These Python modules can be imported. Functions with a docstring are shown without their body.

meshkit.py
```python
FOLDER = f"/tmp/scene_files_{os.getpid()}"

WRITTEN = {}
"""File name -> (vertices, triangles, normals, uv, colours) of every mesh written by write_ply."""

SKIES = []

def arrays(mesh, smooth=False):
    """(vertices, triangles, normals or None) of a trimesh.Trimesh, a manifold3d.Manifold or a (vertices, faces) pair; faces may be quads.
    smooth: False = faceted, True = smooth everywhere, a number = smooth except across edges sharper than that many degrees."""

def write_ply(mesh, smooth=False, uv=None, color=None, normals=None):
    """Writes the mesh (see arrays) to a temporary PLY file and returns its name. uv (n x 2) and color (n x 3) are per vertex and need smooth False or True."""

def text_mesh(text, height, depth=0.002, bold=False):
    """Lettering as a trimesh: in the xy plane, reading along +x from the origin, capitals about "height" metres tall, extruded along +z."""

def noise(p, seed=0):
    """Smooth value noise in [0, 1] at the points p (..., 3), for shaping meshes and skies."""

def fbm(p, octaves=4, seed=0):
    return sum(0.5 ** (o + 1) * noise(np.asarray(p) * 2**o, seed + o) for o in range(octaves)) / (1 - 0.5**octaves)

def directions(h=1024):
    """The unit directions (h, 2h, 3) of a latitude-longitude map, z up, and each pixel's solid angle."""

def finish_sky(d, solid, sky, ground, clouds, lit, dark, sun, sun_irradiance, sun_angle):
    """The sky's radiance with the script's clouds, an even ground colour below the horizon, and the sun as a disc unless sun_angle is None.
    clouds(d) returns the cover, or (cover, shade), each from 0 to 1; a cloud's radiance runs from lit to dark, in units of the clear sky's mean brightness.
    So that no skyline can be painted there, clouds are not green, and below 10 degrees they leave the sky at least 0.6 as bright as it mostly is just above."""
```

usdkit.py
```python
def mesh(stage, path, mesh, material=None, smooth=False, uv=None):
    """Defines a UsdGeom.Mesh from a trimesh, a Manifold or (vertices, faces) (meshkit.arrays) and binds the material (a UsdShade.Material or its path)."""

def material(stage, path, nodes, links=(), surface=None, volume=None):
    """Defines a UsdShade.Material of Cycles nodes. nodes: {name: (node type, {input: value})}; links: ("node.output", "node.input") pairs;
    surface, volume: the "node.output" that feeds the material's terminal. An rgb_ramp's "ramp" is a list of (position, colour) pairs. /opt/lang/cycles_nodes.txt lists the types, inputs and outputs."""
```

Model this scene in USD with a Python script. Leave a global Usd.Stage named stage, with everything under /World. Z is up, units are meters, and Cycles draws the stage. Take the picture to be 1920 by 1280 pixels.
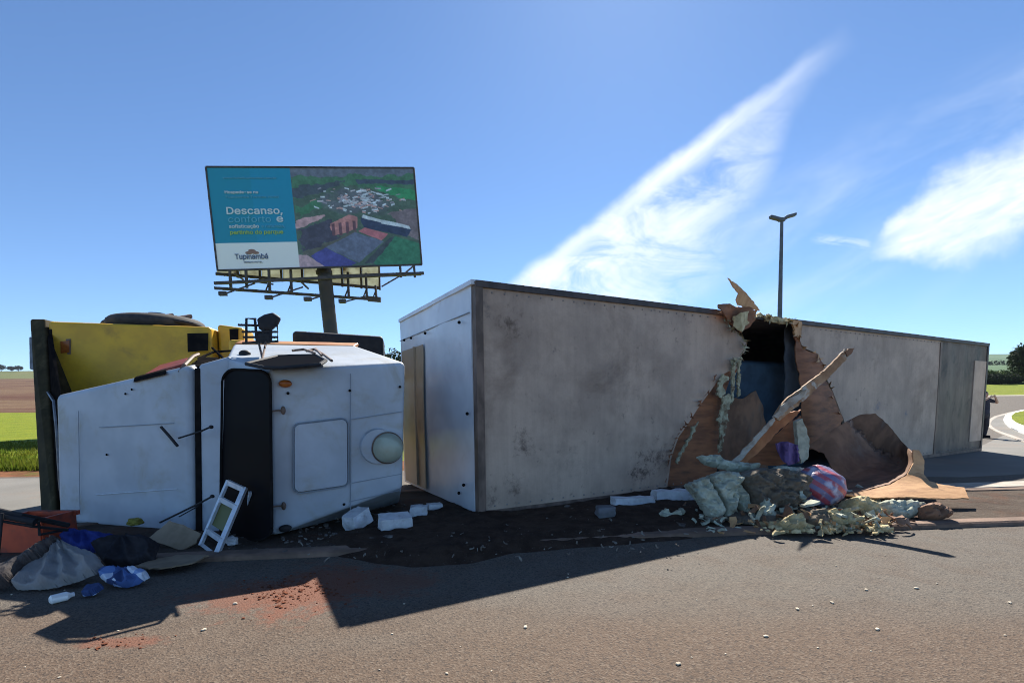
import math, random
import numpy as np, trimesh, shapely, shapely.geometry as sg
import manifold3d as m3
from scipy.spatial import Delaunay
from scipy.interpolate import PchipInterpolator
import usdkit, meshkit
from pxr import Usd, UsdGeom, UsdLux, UsdShade, Gf, Sdf, Vt

stage = Usd.Stage.CreateInMemory()
UsdGeom.SetStageUpAxis(stage, 'Z'); UsdGeom.SetStageMetersPerUnit(stage, 1.0)
UsdGeom.Xform.Define(stage, '/World')
RNG = np.random.default_rng(7)

# ------------------------------------------------------------------ camera
F, PITCH, ROLL, CX, CY, CH = 918.0, math.radians(5.15), math.radians(0.61), 960.0, 840.0, 1.287
cp, sp, cr, sr = math.cos(PITCH), math.sin(PITCH), math.cos(ROLL), math.sin(ROLL)
_f = np.array([0, cp, -sp]); _d0 = np.array([0, -sp, -cp]); _x0 = np.array([1., 0, 0])
_x = cr * _x0 + sr * _d0; _d = -sr * _x0 + cr * _d0
EYE = np.array([0, 0, CH])
cam = UsdGeom.Camera.Define(stage, '/World/camera')
M = np.eye(4); M[0, :3] = _x; M[1, :3] = -_d; M[2, :3] = -_f; M[3, :3] = EYE
UsdGeom.Xformable(cam).AddTransformOp().Set(Gf.Matrix4d(M.tolist()))
cam.CreateHorizontalApertureAttr(36.0); cam.CreateVerticalApertureAttr(24.0)
cam.CreateFocalLengthAttr(36.0 * F / 1920); cam.CreateVerticalApertureOffsetAttr(36.0 * (CY - 640) / 1920)
cam.CreateHorizontalApertureOffsetAttr(0.0)
cam.CreateExposureAttr(1.16)
# ------------------------------------------------------------------ sun and sky
AZ, EL = math.radians(12.4), math.radians(43.5)
SUN = np.array([math.sin(AZ) * math.cos(EL), math.cos(AZ) * math.cos(EL), math.sin(EL)])
sun = UsdLux.DistantLight.Define(stage, '/World/sun')
sun.CreateIntensityAttr(1.25); sun.CreateAngleAttr(0.5); sun.CreateColorAttr(Gf.Vec3f(1, .95, .87))
sun.GetPrim().CreateAttribute('inputs:normalize', Sdf.ValueTypeNames.Bool).Set(True)
_z = SUN; _xx = np.cross([0, 0, 1], _z); _xx /= np.linalg.norm(_xx); _yy = np.cross(_z, _xx)
Ms = np.eye(4); Ms[0, :3] = _xx; Ms[1, :3] = _yy; Ms[2, :3] = _z
UsdGeom.Xformable(sun).AddTransformOp().Set(Gf.Matrix4d(Ms.tolist()))


def ray(px, py):
    v = _x * (px - CX) / F + _d * (py - CY) / F + _f
    return v


def at(px, py, Y):
    v = ray(px, py); return EYE + v * Y / v[1]


def ground(px, py, z=0.0):
    v = ray(px, py); return EYE + v * (z - CH) / v[2]


def onplane(px, py, P, n):
    v = ray(px, py); return EYE + v * (np.dot(np.asarray(P) - EYE, n) / np.dot(v, n))


class G:
    """a small node-graph writer"""
    def __init__(s): s.n, s.l, s.k = {}, [], 0
    def node(s, kind, out, **inp):
        s.k += 1; name = 'n%d' % s.k; vals = {}
        for k, v in inp.items():
            if isinstance(v, str) and '.' in v and v.split('.')[0] in s.n: s.l.append((v, name + '.' + k))
            else: vals[k] = v
        s.n[name] = (kind, vals); return name + '.' + out
    def math(s, op, a, b=0.0, c=0.0, clamp=False): return s.node('math', 'value', math_type=op, value1=a, value2=b, value3=c, use_clamp=clamp)
    def smooth(s, v, a, b): return s.node('map_range', 'result', range_type='smoothstep', value=v, from_min=a, from_max=b, clamp=True)
    def ramp(s, v, stops): return s.node('rgb_ramp', 'color', fac=v, ramp=[(p, c if np.ndim(c) else (c, c, c)) for p, c in stops])
    def mixc(s, f, a, b, t='mix'): return s.node('mix', 'color', mix_type=t, fac=f, color1=a, color2=b)


sky = UsdLux.DomeLight.Define(stage, '/World/sky')
g = G()
gen = g.node('texture_coordinate', 'generated')
tex = g.node('sky_texture', 'color', sky_type='single_scattering', sun_disc=False, sun_elevation=EL, sun_rotation=AZ, altitude=300.0, air_density=0.8, aerosol_density=0.12, ozone_density=2.6)
sep = g.node('separate_xyz', 'x', vector=gen).split('.')[0]
dy = g.math('maximum', sep + '.y', 0.05)
gx = g.math('divide', sep + '.x', dy); gz = g.math('divide', sep + '.z', dy)
gv = g.node('combine_xyz', 'vector', x=gx, y=gz, z=0.0)


def gno(px, py):
    v = ray(px, py); return np.array([v[0] / v[1], v[2] / v[1]])


def axes(p0, p1, side):
    """s along p0->p1 (0..1), d across it in the same unit, positive towards `side`"""
    a, b, c = gno(*p0), gno(*p1), gno(*side)
    t = b - a; L = np.linalg.norm(t); t /= L; nn = np.array([t[1], -t[0]])
    if np.dot(c - a, nn) < 0: nn = -nn
    lin = lambda q: g.math('multiply_add', gx, float(q[0] / L), g.math('multiply_add', gz, float(q[1] / L), float(-np.dot(a, q) / L)))
    return lin(t), lin(nn)


def wisp(s, d, ks, kd, seed, lo, hi, det=6.0, dist=.6):
    v = g.node('combine_xyz', 'vector', x=g.math('multiply', s, ks), y=g.math('multiply', d, kd), z=seed)
    nz = g.node('noise_texture', 'fac', vector=v, scale=1.0, detail=det, roughness=.6, distortion=dist)
    return g.smooth(nz, lo, hi)


s1, d1 = axes((948, 540), (1590, 40), (1400, 500))
wob = g.node('noise_texture', 'fac', vector=gv, scale=5.0, detail=5.0, roughness=.6)
d1w = g.math('add', d1, g.math('multiply_add', wob, .06, -.03))
edge = g.smooth(d1w, -.014, .02)
wid = g.ramp(s1, [(0, .34), (.45, .31), (.62, .22), (.78, .10), (1, .03)])
body = g.math('subtract', 1.0, g.smooth(g.math('divide', d1w, wid), .45, 1.15))
core = g.math('subtract', 1.0, g.smooth(d1w, .015, .075))
ends = g.ramp(s1, [(0, .75), (.25, .95), (.5, 1.0), (.75, .6), (.92, .15), (1, 0)])
tw = wisp(s1, d1, 3.0, 9.0, 3.0, .28, .70)
t2 = wisp(s1, d1, 5.0, 30.0, 9.0, .25, .8)
t3 = g.node('noise_texture', 'fac', vector=g.node('mapping', 'vector', vector=gv, scale=(3.2, 7.5, 1.0), rotation=(0, 0, .35)), scale=1.6, detail=8.0, roughness=.62, distortion=.9)
bod = g.math('multiply', g.math('multiply', body, g.smooth(t3, .26, .62)), g.math('multiply', g.math('multiply_add', tw, .25, .85), g.math('multiply_add', t2, .25, .8)))
cor = g.math('multiply', core, g.math('multiply_add', t2, .35, .62))
low = g.ramp(s1, [(0, .9), (.42, .88), (.7, .42), (.92, 0)])
c1 = g.math('multiply', edge, g.math('maximum', g.math('multiply', bod, low), g.math('multiply', cor, ends)))
c1 = g.math('multiply', c1, g.smooth(s1, -.25, .12))
# faint veil right of the streak
s3, d3 = axes((1150, 470), (1900, 90), (1700, 400))
veil = g.math('multiply', wisp(s3, d3, 2.2, 9.0, 21.0, .35, .9), g.math('multiply', g.smooth(d3, -.05, .12), g.math('subtract', 1.0, g.smooth(d3, .15, .55))))
veil = g.math('multiply', g.math('multiply', veil, g.smooth(s3, -.1, .3)), .35)
# right-hand cloud
s2, d2 = axes((1618, 466), (1990, 312), (1800, 480))
d2w = g.math('add', d2, g.math('multiply_add', g.node('noise_texture', 'fac', vector=gv, scale=7.0, detail=6.0, roughness=.62), .26, -.13))
hw = g.ramp(s2, [(0, .03), (.2, .15), (.4, .24), (.8, .28), (1, .29)])
e2 = g.math('divide', g.math('absolute', g.math('subtract', d2w, .03)), hw)
c2 = g.math('multiply', g.math('subtract', 1.0, g.smooth(e2, .35, 1.15)), g.smooth(g.math('add', s2, g.math('multiply_add', wob, .3, -.15)), -.02, .2))
c2 = g.math('multiply', c2, g.math('multiply_add', wisp(s2, d2, 4.0, 16.0, 5.0, .25, .75), .38, .55))
s4, d4 = axes((1520, 445), (1640, 460), (1600, 500))
c4 = g.math('multiply', g.math('multiply', g.math('subtract', 1.0, g.smooth(g.math('absolute', d4), .0, .12)), g.math('multiply', g.smooth(s4, -.1, .3), g.math('subtract', 1.0, g.smooth(s4, .8, 1.3)))), g.math('multiply', wisp(s4, d4, 3.0, 14.0, 33.0, .3, .7), .4))
mask = g.math('maximum', g.math('maximum', c1, veil), g.math('maximum', g.math('multiply', c2, 1.0), c4))
mask = g.math('multiply', mask, g.math('multiply', g.math('greater_than', sep + '.y', .06), g.math('greater_than', sep + '.z', .0)), clamp=True)
tex = g.mixc(1.0, tex, (.95, 1.21, 1.42), 'multiply')
col = g.mixc(mask, tex, (10.6, 11.2, 12.0))
bg = g.node('background_shader', 'background', color=col, strength=0.05)
usdkit.material(stage, '/World/Looks/sky_material', g.n, g.l, surface=bg)
UsdShade.MaterialBindingAPI.Apply(sky.GetPrim()).Bind(UsdShade.Material.Get(stage, '/World/Looks/sky_material'))
sky.GetPrim().SetCustomDataByKey('kind', 'structure')


# ------------------------------------------------------------------ materials
def lin(c):
    c = np.asarray(c, float) / 255; return tuple(np.where(c <= .04045, c / 12.92, ((c + .055) / 1.055) ** 2.4))


_mats = {}


def mat(name, a, b=None, rough=.6, metal=0., scale=6., lo=.35, hi=.65, detail=4., bump=0., bscale=40., dirt=None, dscale=1.5, dlo=.5, dhi=.75, spec=.4, stretch=(1, 1, 1), coat=0., world=False, speck=None, sscale=60., slo=.62, shi=.7, transl=0., stains=None, streak=0.):
    """principled surface: colour a..b by noise, optional dirt layer and specks, all fixed to the object"""
    if name in _mats: return _mats[name]
    q = G()
    tc = q.node('geometry', 'position') if world else q.node('texture_coordinate', 'object')
    if tuple(stretch) != (1, 1, 1): tc = q.node('mapping', 'vector', vector=tc, scale=stretch)
    c = a
    if b is not None:
        nz = q.node('noise_texture', 'fac', vector=tc, scale=scale, detail=detail, roughness=.6)
        c = q.mixc(q.smooth(nz, lo, hi), a, b)
    if speck is not None:
        nz = q.node('noise_texture', 'fac', vector=tc, scale=sscale, detail=3.0, roughness=.7)
        c = q.mixc(q.smooth(nz, slo, shi), c, speck)
    if dirt is not None:
        nz = q.node('noise_texture', 'fac', vector=tc, scale=dscale, detail=7.0, roughness=.68, distortion=.4)
        c = q.mixc(q.smooth(nz, dlo, dhi), c, dirt)
    if streak:
        wv_ = q.node('mapping', 'vector', vector=q.node('geometry', 'position'), scale=(9., 9., .55)); sn_ = q.node('noise_texture', 'fac', vector=wv_, scale=1.0, detail=6.0, roughness=.7)
        fn_ = q.node('noise_texture', 'fac', vector=q.node('geometry', 'position'), scale=38.0, detail=4.0, roughness=.75)
        c = q.mixc(streak, c, q.ramp(sn_, [(0, .45), (.38, .72), (.52, 1.0), (.7, 1.18), (1, 1.3)]), 'multiply')
        c = q.mixc(streak, c, q.ramp(fn_, [(0, .5), (.4, .9), (.6, 1.08), (1, 1.2)]), 'multiply')
    for (sx_, sy_, sz_, sr_, sk_, sc_) in stains or ():
        wp_ = q.node('geometry', 'position'); dd_ = q.node('vector_math', 'value', math_type='distance', vector1=wp_, vector2=(sx_, sy_, sz_))
        n1_ = q.node('noise_texture', 'fac', vector=wp_, scale=7.0, detail=8.0, roughness=.78)
        c = q.mixc(q.math('multiply', q.smooth(q.math('add', q.math('multiply_add', dd_, -.75 / sr_, .78), q.math('multiply_add', n1_, 4.4, -2.3)), .1, 1.1), sk_), c, sc_)
    kw = dict(base_color=c, roughness=rough, metallic=metal, specular_ior_level=spec, coat_weight=coat)
    if bump:
        bz = q.node('noise_texture', 'fac', vector=tc, scale=bscale, detail=5.0, roughness=.65)
        kw['normal'] = q.node('bump', 'normal', height=bz, strength=1.0, distance=bump)
    out = q.node('principled_bsdf', 'BSDF', **kw)
    if transl:
        tl = q.node('translucent_bsdf', 'BSDF', color=c)
        out = q.node('mix_closure', 'closure', fac=transl, closure1=out, closure2=tl)
    _mats[name] = usdkit.material(stage, '/World/Looks/' + name, q.n, q.l, surface=out)
    return _mats[name]


WHITE = mat('cab_white_paint', (.43, .465, .50), (.34, .375, .41), rough=.38, scale=1.3, dirt=(.30, .28, .22), dscale=2.2, dlo=.48, dhi=.8, bump=.004, bscale=5, spec=.5)
TRAILER2 = mat('trailer_rear_skin', (.17, .125, .092), (.10, .074, .055), rough=.55, scale=2.2, lo=.3, hi=.7, dirt=(.05, .042, .035), dscale=2.0, dlo=.5, dhi=.7, stretch=(1.3, 1.3, .7), bump=.006, bscale=4, streak=.55)
FRONTW = mat('trailer_front_skin', (.62, .63, .64), (.50, .51, .53), rough=.3, scale=1.2, dirt=(.33, .29, .25), dscale=1.6, dlo=.58, dhi=.85, bump=.012, bscale=1.6)
TANP = mat('tan_stained_panel', (.36, .275, .185), (.30, .22, .14), rough=.45, scale=.9, stretch=(1, 1, .7), bump=.006, bscale=3, dirt=(.20, .14, .085), dscale=1.2, dlo=.5, dhi=.85)
POST = mat('weathered_aluminium', (.20, .135, .10), (.10, .068, .05), rough=.55, scale=7, metal=.2, stretch=(1, 1, .4))
RAIL = mat('dark_top_rail', (.085, .062, .055), (.045, .036, .033), rough=.5, scale=5, metal=.2)
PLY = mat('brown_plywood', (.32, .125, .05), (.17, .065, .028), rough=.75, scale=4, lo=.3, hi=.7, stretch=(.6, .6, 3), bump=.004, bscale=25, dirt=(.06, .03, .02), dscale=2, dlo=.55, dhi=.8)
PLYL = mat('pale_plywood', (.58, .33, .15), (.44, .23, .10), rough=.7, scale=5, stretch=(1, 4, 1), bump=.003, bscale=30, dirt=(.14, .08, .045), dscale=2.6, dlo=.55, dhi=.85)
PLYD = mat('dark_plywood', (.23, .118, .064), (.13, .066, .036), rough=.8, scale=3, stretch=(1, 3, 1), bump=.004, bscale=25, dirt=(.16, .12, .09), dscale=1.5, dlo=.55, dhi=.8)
FOAM = mat('pale_foam', (.46, .47, .36), (.29, .31, .24), rough=.9, scale=9, bump=.012, bscale=28, dirt=(.15, .10, .055), dscale=4.5, dlo=.5, dhi=.72)
FOAMY = mat('cream_foam', (.58, .48, .27), (.38, .30, .15), rough=.9, scale=11, bump=.015, bscale=30, dirt=(.22, .13, .06), dscale=4, dlo=.55, dhi=.8)
FOAMW = mat('cream_crumb', (.62, .55, .42), (.45, .38, .28), rough=.9, scale=30, world=True)
WHITEF = mat('white_foam_block', (.64, .65, .66), (.48, .49, .50), rough=.9, scale=6, bump=.012, bscale=30, dirt=(.24, .17, .12), dscale=4.5, dlo=.5, dhi=.75)
YELLOW = mat('yellow_paint', (.66, .38, .022), (.54, .305, .022), rough=.45, scale=3, dirt=(.21, .12, .03), dscale=2.5, dlo=.5, dhi=.85, bump=.003, bscale=5)
BLACK = mat('black_plastic', (.016, .016, .018), (.026, .025, .026), spec=.2, rough=.6, scale=9, dirt=(.07, .055, .045), dscale=5, dlo=.58, dhi=.8)
RUBBER = mat('tyre_rubber', (.028, .027, .027), (.05, .045, .042), rough=.85, scale=12)
OLIVE = mat('dirty_bumper', (.052, .042, .020), (.03, .026, .014), rough=.8, scale=4, spec=.1, dirt=(.085, .065, .035), dscale=5)
DARK = mat('dark_underside', (.009, .009, .010), (.018, .016, .015), rough=.95, scale=8, spec=.0)
SCREEN = mat('dark_windscreen', (.005, .005, .006), rough=.35, spec=.02)
PANE = mat('dark_side_glass', (.010, .011, .014), rough=.9, spec=.0)
AMBER = mat('amber_lens', (.35, .10, .015), (.25, .06, .01), rough=.25, scale=20)
DOME = mat('pale_green_dome', (.36, .39, .30), (.30, .33, .25), rough=.4, scale=6, dirt=(.33, .33, .24), dscale=5, coat=.0)
METAL = mat('grey_steel', (.20, .20, .21), (.12, .12, .125), rough=.4, metal=.7, scale=8)
ALU = mat('pale_aluminium', (.66, .68, .70), (.5, .52, .54), rough=.35, metal=.35, scale=8)
ORANGES = mat('orange_stripe', (.50, .24, .09), (.42, .17, .06), rough=.45, scale=5)
RED = mat('red_paint', (.26, .04, .03), (.16, .03, .025), rough=.45, scale=6)
RIM = mat('wheel_rim', (.35, .35, .35), (.2, .19, .18), rough=.5, metal=.4, scale=9)
CREASE = mat('pressed_crease', (.22, .25, .28), rough=.6)
BLUEC = mat('dark_blue_cargo', (.03, .062, .095), (.018, .04, .062), rough=.7, scale=4)
INTER = mat('trailer_inner_lining', (.10, .105, .115), (.06, .062, .07), rough=.7, scale=2)


# ------------------------------------------------------------------ scene writing
_used = {}


def numbered(path):
    k = _used.get(path, -1) + 1; _used[path] = k
    return path if k == 0 else '%s_%03d' % (path, k)


def data(prim, label=None, cat=None, group=None, kind=None):
    for k, v in (('label', label), ('category', cat), ('group', group), ('kind', kind)):
        if v: prim.SetCustomDataByKey(k, v)


class Thing:
    def __init__(s, name, label, cat, loc, group=None):
        s.path = numbered('/World/' + name); s.loc = np.asarray(loc, float)
        x = UsdGeom.Xform.Define(stage, s.path); x.AddTranslateOp().Set(Gf.Vec3d(*map(float, s.loc)))
        data(x.GetPrim(), label, cat, group)
    def part(s, name, mesh, m, parent=None, label=None, smooth=30, kind=None):
        p = numbered((parent or s.path) + '/' + name)
        v, f, n = meshkit.arrays(mesh)
        usdkit.mesh(stage, p, (v - s.loc, f), m, smooth=smooth)
        if label: stage.GetPrimAtPath(p).SetCustomDataByKey('label', label)
        if kind: stage.GetPrimAtPath(p).SetCustomDataByKey('kind', kind)
        return p


def single(name, mesh, m, label, cat, group=None, smooth=30, kind=None):
    v, f, n = meshkit.arrays(mesh); loc = np.array([*(v[:, :2].mean(0)), v[:, 2].min()])
    p = numbered('/World/' + name)
    ms = usdkit.mesh(stage, p, (v - loc, f), m, smooth=smooth); ms.AddTranslateOp().Set(Gf.Vec3d(*map(float, loc)))
    data(ms.GetPrim(), label, cat, group, kind); return p


def struct(name, mesh, m, smooth=False, kind='structure', label=None, cat=None):
    p = numbered('/World/' + name); ms = usdkit.mesh(stage, p, mesh, m, smooth=smooth)
    data(ms.GetPrim(), label, cat, None, kind); return p


cat = trimesh.util.concatenate


def tm(x):
    v, f, n = meshkit.arrays(x); return trimesh.Trimesh(v, f, process=False)


def hull(pts, r=.03, seg=16):
    """convex solid through the corner points with rounded edges of radius r (corners pulled in by r towards the centre)"""
    pts = np.asarray(pts, float); c = pts.mean(0); d = pts - c; q = pts - r * 1.2 * d / np.maximum(np.linalg.norm(d, axis=1), 1e-6)[:, None]
    s = m3.Manifold.sphere(r, seg)
    return tm(m3.Manifold.batch_hull([s.translate(tuple(map(float, p))) for p in q]))


def solid(quad, vec, r=.02, grow=1.0):
    """rounded slab: the four corners of a face and the same four moved by vec"""
    a = np.asarray(quad, float); c = a.mean(0); b = c + (a - c) * grow + np.asarray(vec, float)
    return hull(np.vstack([a, b]), r)


def sharp(pts):
    return tm(m3.Manifold.hull_points(np.asarray(pts, float)))


def tube(pts, r, seg=10, caps=True):
    pts = np.asarray(pts, float); n = len(pts); rs = np.broadcast_to(r, n)
    t = np.gradient(pts, axis=0); t /= np.linalg.norm(t, axis=1)[:, None]
    ref = np.array([0, 0, 1.]) if abs(t[:, 2]).mean() < .8 else np.array([1., 0, 0])
    V = []
    for i in range(n):
        a = np.cross(t[i], ref); a /= np.linalg.norm(a); b = np.cross(t[i], a)
        th = np.linspace(0, 2 * np.pi, seg, endpoint=False)
        V.append(pts[i] + rs[i] * (np.outer(np.cos(th), a) + np.outer(np.sin(th), b)))
    V = np.vstack(V); Fc = []
    for i in range(n - 1):
        for k in range(seg):
            k2 = (k + 1) % seg; a, b, c, d = i * seg + k, i * seg + k2, (i + 1) * seg + k2, (i + 1) * seg + k
            Fc += [(a, c, b), (a, d, c)]
    if caps:
        V = np.vstack([V, pts[0], pts[-1]])
        for k in range(seg):
            k2 = (k + 1) % seg
            Fc += [(n * seg, k, k2), (n * seg + 1, (n - 1) * seg + k2, (n - 1) * seg + k)]
    m = trimesh.Trimesh(V, np.array(Fc), process=False)
    return m


def bar(a, b, w=.04, h=None):
    """square bar between two points"""
    a, b = np.asarray(a, float), np.asarray(b, float); h = h or w; t = b - a; t /= np.linalg.norm(t)
    ref = np.array([0, 0, 1.]) if abs(t[2]) < .9 else np.array([1., 0, 0])
    s = np.cross(t, ref); s /= np.linalg.norm(s); u = np.cross(s, t)
    return sharp([p + i * s * w / 2 + j * u * h / 2 for p in (a, b) for i in (-1, 1) for j in (-1, 1)])


def sheet(poly, to3d, thick=.02, step=8., rough_edge=0., seed=0):
    """a bent sheet with thickness: polygon in flat coordinates, meshed and mapped to space by to3d"""
    P = sg.Polygon(poly).buffer(0)
    if P.geom_type != 'Polygon': P = max(P.geoms, key=lambda s: s.area)
    rg = np.random.default_rng(seed)
    ring = shapely.segmentize(P.exterior, step); b = np.array(ring.coords)[:-1]
    if rough_edge: b = b + rg.normal(0, rough_edge, b.shape)
    holes = [np.array(shapely.segmentize(h, step).coords)[:-1] for h in P.interiors]
    P = sg.Polygon(b, holes).buffer(0)
    if P.geom_type != 'Polygon': P = max(P.geoms, key=lambda s: s.area)
    x0, y0, x1, y1 = P.bounds
    X, Y = np.meshgrid(np.arange(x0 + step / 2, x1, step), np.arange(y0 + step / 2, y1, step))
    pts = np.stack([X.ravel(), Y.ravel()], 1) + rg.uniform(-.2, .2, (X.size, 2)) * step
    inner = P.buffer(-step * .45)
    pts = pts[shapely.contains_xy(inner, pts[:, 0], pts[:, 1])] if not inner.is_empty else pts[:0]
    allp = np.vstack([np.array(P.exterior.coords)[:-1], *[np.array(h.coords)[:-1] for h in P.interiors], pts])
    T = Delaunay(allp).simplices; c = allp[T].mean(1); T = T[shapely.contains_xy(P, c[:, 0], c[:, 1])]
    V = np.array([to3d(*p) for p in allp])
    nrm = np.cross(V[T[:, 1]] - V[T[:, 0]], V[T[:, 2]] - V[T[:, 0]])
    N = np.zeros_like(V)
    for k in range(3): np.add.at(N, T[:, k], nrm)
    N /= np.maximum(np.linalg.norm(N, axis=1), 1e-9)[:, None]
    E = np.sort(np.vstack([T[:, [0, 1]], T[:, [1, 2]], T[:, [2, 0]]]), 1)
    D = np.vstack([T[:, [0, 1]], T[:, [1, 2]], T[:, [2, 0]]])
    _, inv, cnt = np.unique(E, axis=0, return_inverse=True, return_counts=True)
    be = D[cnt[inv.ravel()] == 1]; n = len(V)
    Fc = np.vstack([T, T[:, ::-1] + n, np.stack([be[:, 0], be[:, 0] + n, be[:, 1]], 1), np.stack([be[:, 1], be[:, 0] + n, be[:, 1] + n], 1)])
    m = trimesh.Trimesh(np.vstack([V + N * thick / 2, V - N * thick / 2]), Fc, process=False)
    return m


def lump(c, size, seed=0, amp=.25, freq=1.6, rot=0., boxy=0., sub=3):
    """an uneven chunk"""
    m = trimesh.creation.icosphere(sub, 1.0); v = m.vertices.copy()
    if boxy:
        k = np.abs(v).max(1)[:, None]; v = v * (1 - boxy) + boxy * v / k
    n = meshkit.fbm(v * freq + seed * 7.3, 4, seed)[:, None]; v = v * (1 + amp * 2 * (n - .5))
    v = v * np.asarray(size) / 1.0
    a = np.asarray(rot, float).ravel(); R = trimesh.transformations.euler_matrix(*(a if len(a) == 3 else (0, 0, a[0])))[:3, :3]
    v = v @ R.T; v[:, 2] -= v[:, 2].min()
    return trimesh.Trimesh(v + np.asarray(c), m.faces, process=False)


def cloth(c, size, seed=0, rot=0., h=.12, res=34, drape=1.6):
    """a crumpled piece of cloth lying on the ground"""
    th = np.linspace(0, 2 * np.pi, 48, endpoint=False)
    out = 1 + .35 * (meshkit.fbm(np.stack([np.cos(th) * 1.3, np.sin(th) * 1.3, th * 0], 1) + seed * 3.1, 3, seed) - .5) * 2
    poly = np.stack([np.cos(th) * out, np.sin(th) * out], 1)
    cr_, sr_ = math.cos(rot), math.sin(rot); c = np.asarray(c, float)
    def to3(x, y):
        r = min(1., math.hypot(x, y)); q = np.array([x * 2.1, y * 2.1, seed * 1.7])
        z = h * (1 - r ** drape) * (.35 + 1.1 * float(meshkit.fbm(q, 4, seed))) + .012 + .045 * (1 - r * .7) * (1 - abs(2 * float(meshkit.noise(q * [3.1, 1.2, 1], seed + 5)) - 1))
        X, Y = x * size[0], y * size[1]
        return c + [X * cr_ - Y * sr_, X * sr_ + Y * cr_, max(z, .008)]
    return sheet(poly, to3, .01, 2.0 / res, seed=seed)


# ------------------------------------------------------------------ terrain: concentric patches that share their borders
ZL = PchipInterpolator([0, 18, 32, 65, 140, 350, 520, 900, 2500], [0, 0, .12, .86, 5.4, 23.5, 41., 52., 60.])
ZR = PchipInterpolator([0, 18, 30, 45, 70, 110, 400, 1500, 2500], [0, 0, .55, 1.50, 3.15, 7.3, 29., 128., 150.])
TH = np.radians(np.concatenate([np.arange(-180, -80, 5.), np.arange(-80, 80, 1.), np.arange(80, 180, 5.)]))


def sstep(x, a, b):
    t = np.clip((x - a) / (b - a), 0, 1); return t * t * (3 - 2 * t)


def zt(th, r):
    w = sstep(np.degrees(th), -22, 24) * (1 - sstep(np.degrees(th), 110, 179)); y = r * np.maximum(np.cos(th), .55)
    return ZL(np.minimum(y, 2400)) * (1 - w) + ZR(np.minimum(y, 2400)) * w


def zxy(x, y): return float(zt(np.arctan2(x, y), np.hypot(x, y)))


def rb(left, right, back):
    """radius of a border by direction, given by depth on the left and right of the view"""
    d = np.degrees(TH); w = sstep(d, -14, 12); y = left * (1 - w) + right * w
    r = y / np.maximum(np.cos(TH), .5); bk = sstep(np.abs(d), 80, 130)
    return r * (1 - bk) + back * bk


def patch(r0, r1, n, sel=None, power=1.0):
    k = np.arange(len(TH)) if sel is None else np.nonzero(sel)[0]
    closed = sel is None
    V, Fc = [], []
    for i in range(n + 1):
        r = r0[k] + (r1[k] - r0[k]) * (i / n) ** power
        V.append(np.stack([r * np.sin(TH[k]), r * np.cos(TH[k]), zt(TH[k], r)], 1))
    m = len(k); V = np.vstack(V)
    for i in range(n):
        for j in range(m if closed else m - 1):
            a, b = i * m + j, i * m + (j + 1) % m; Fc += [(a, a + m, b), (b, a + m, b + m)]
    return (V, np.array(Fc)[:, ::-1])


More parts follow.
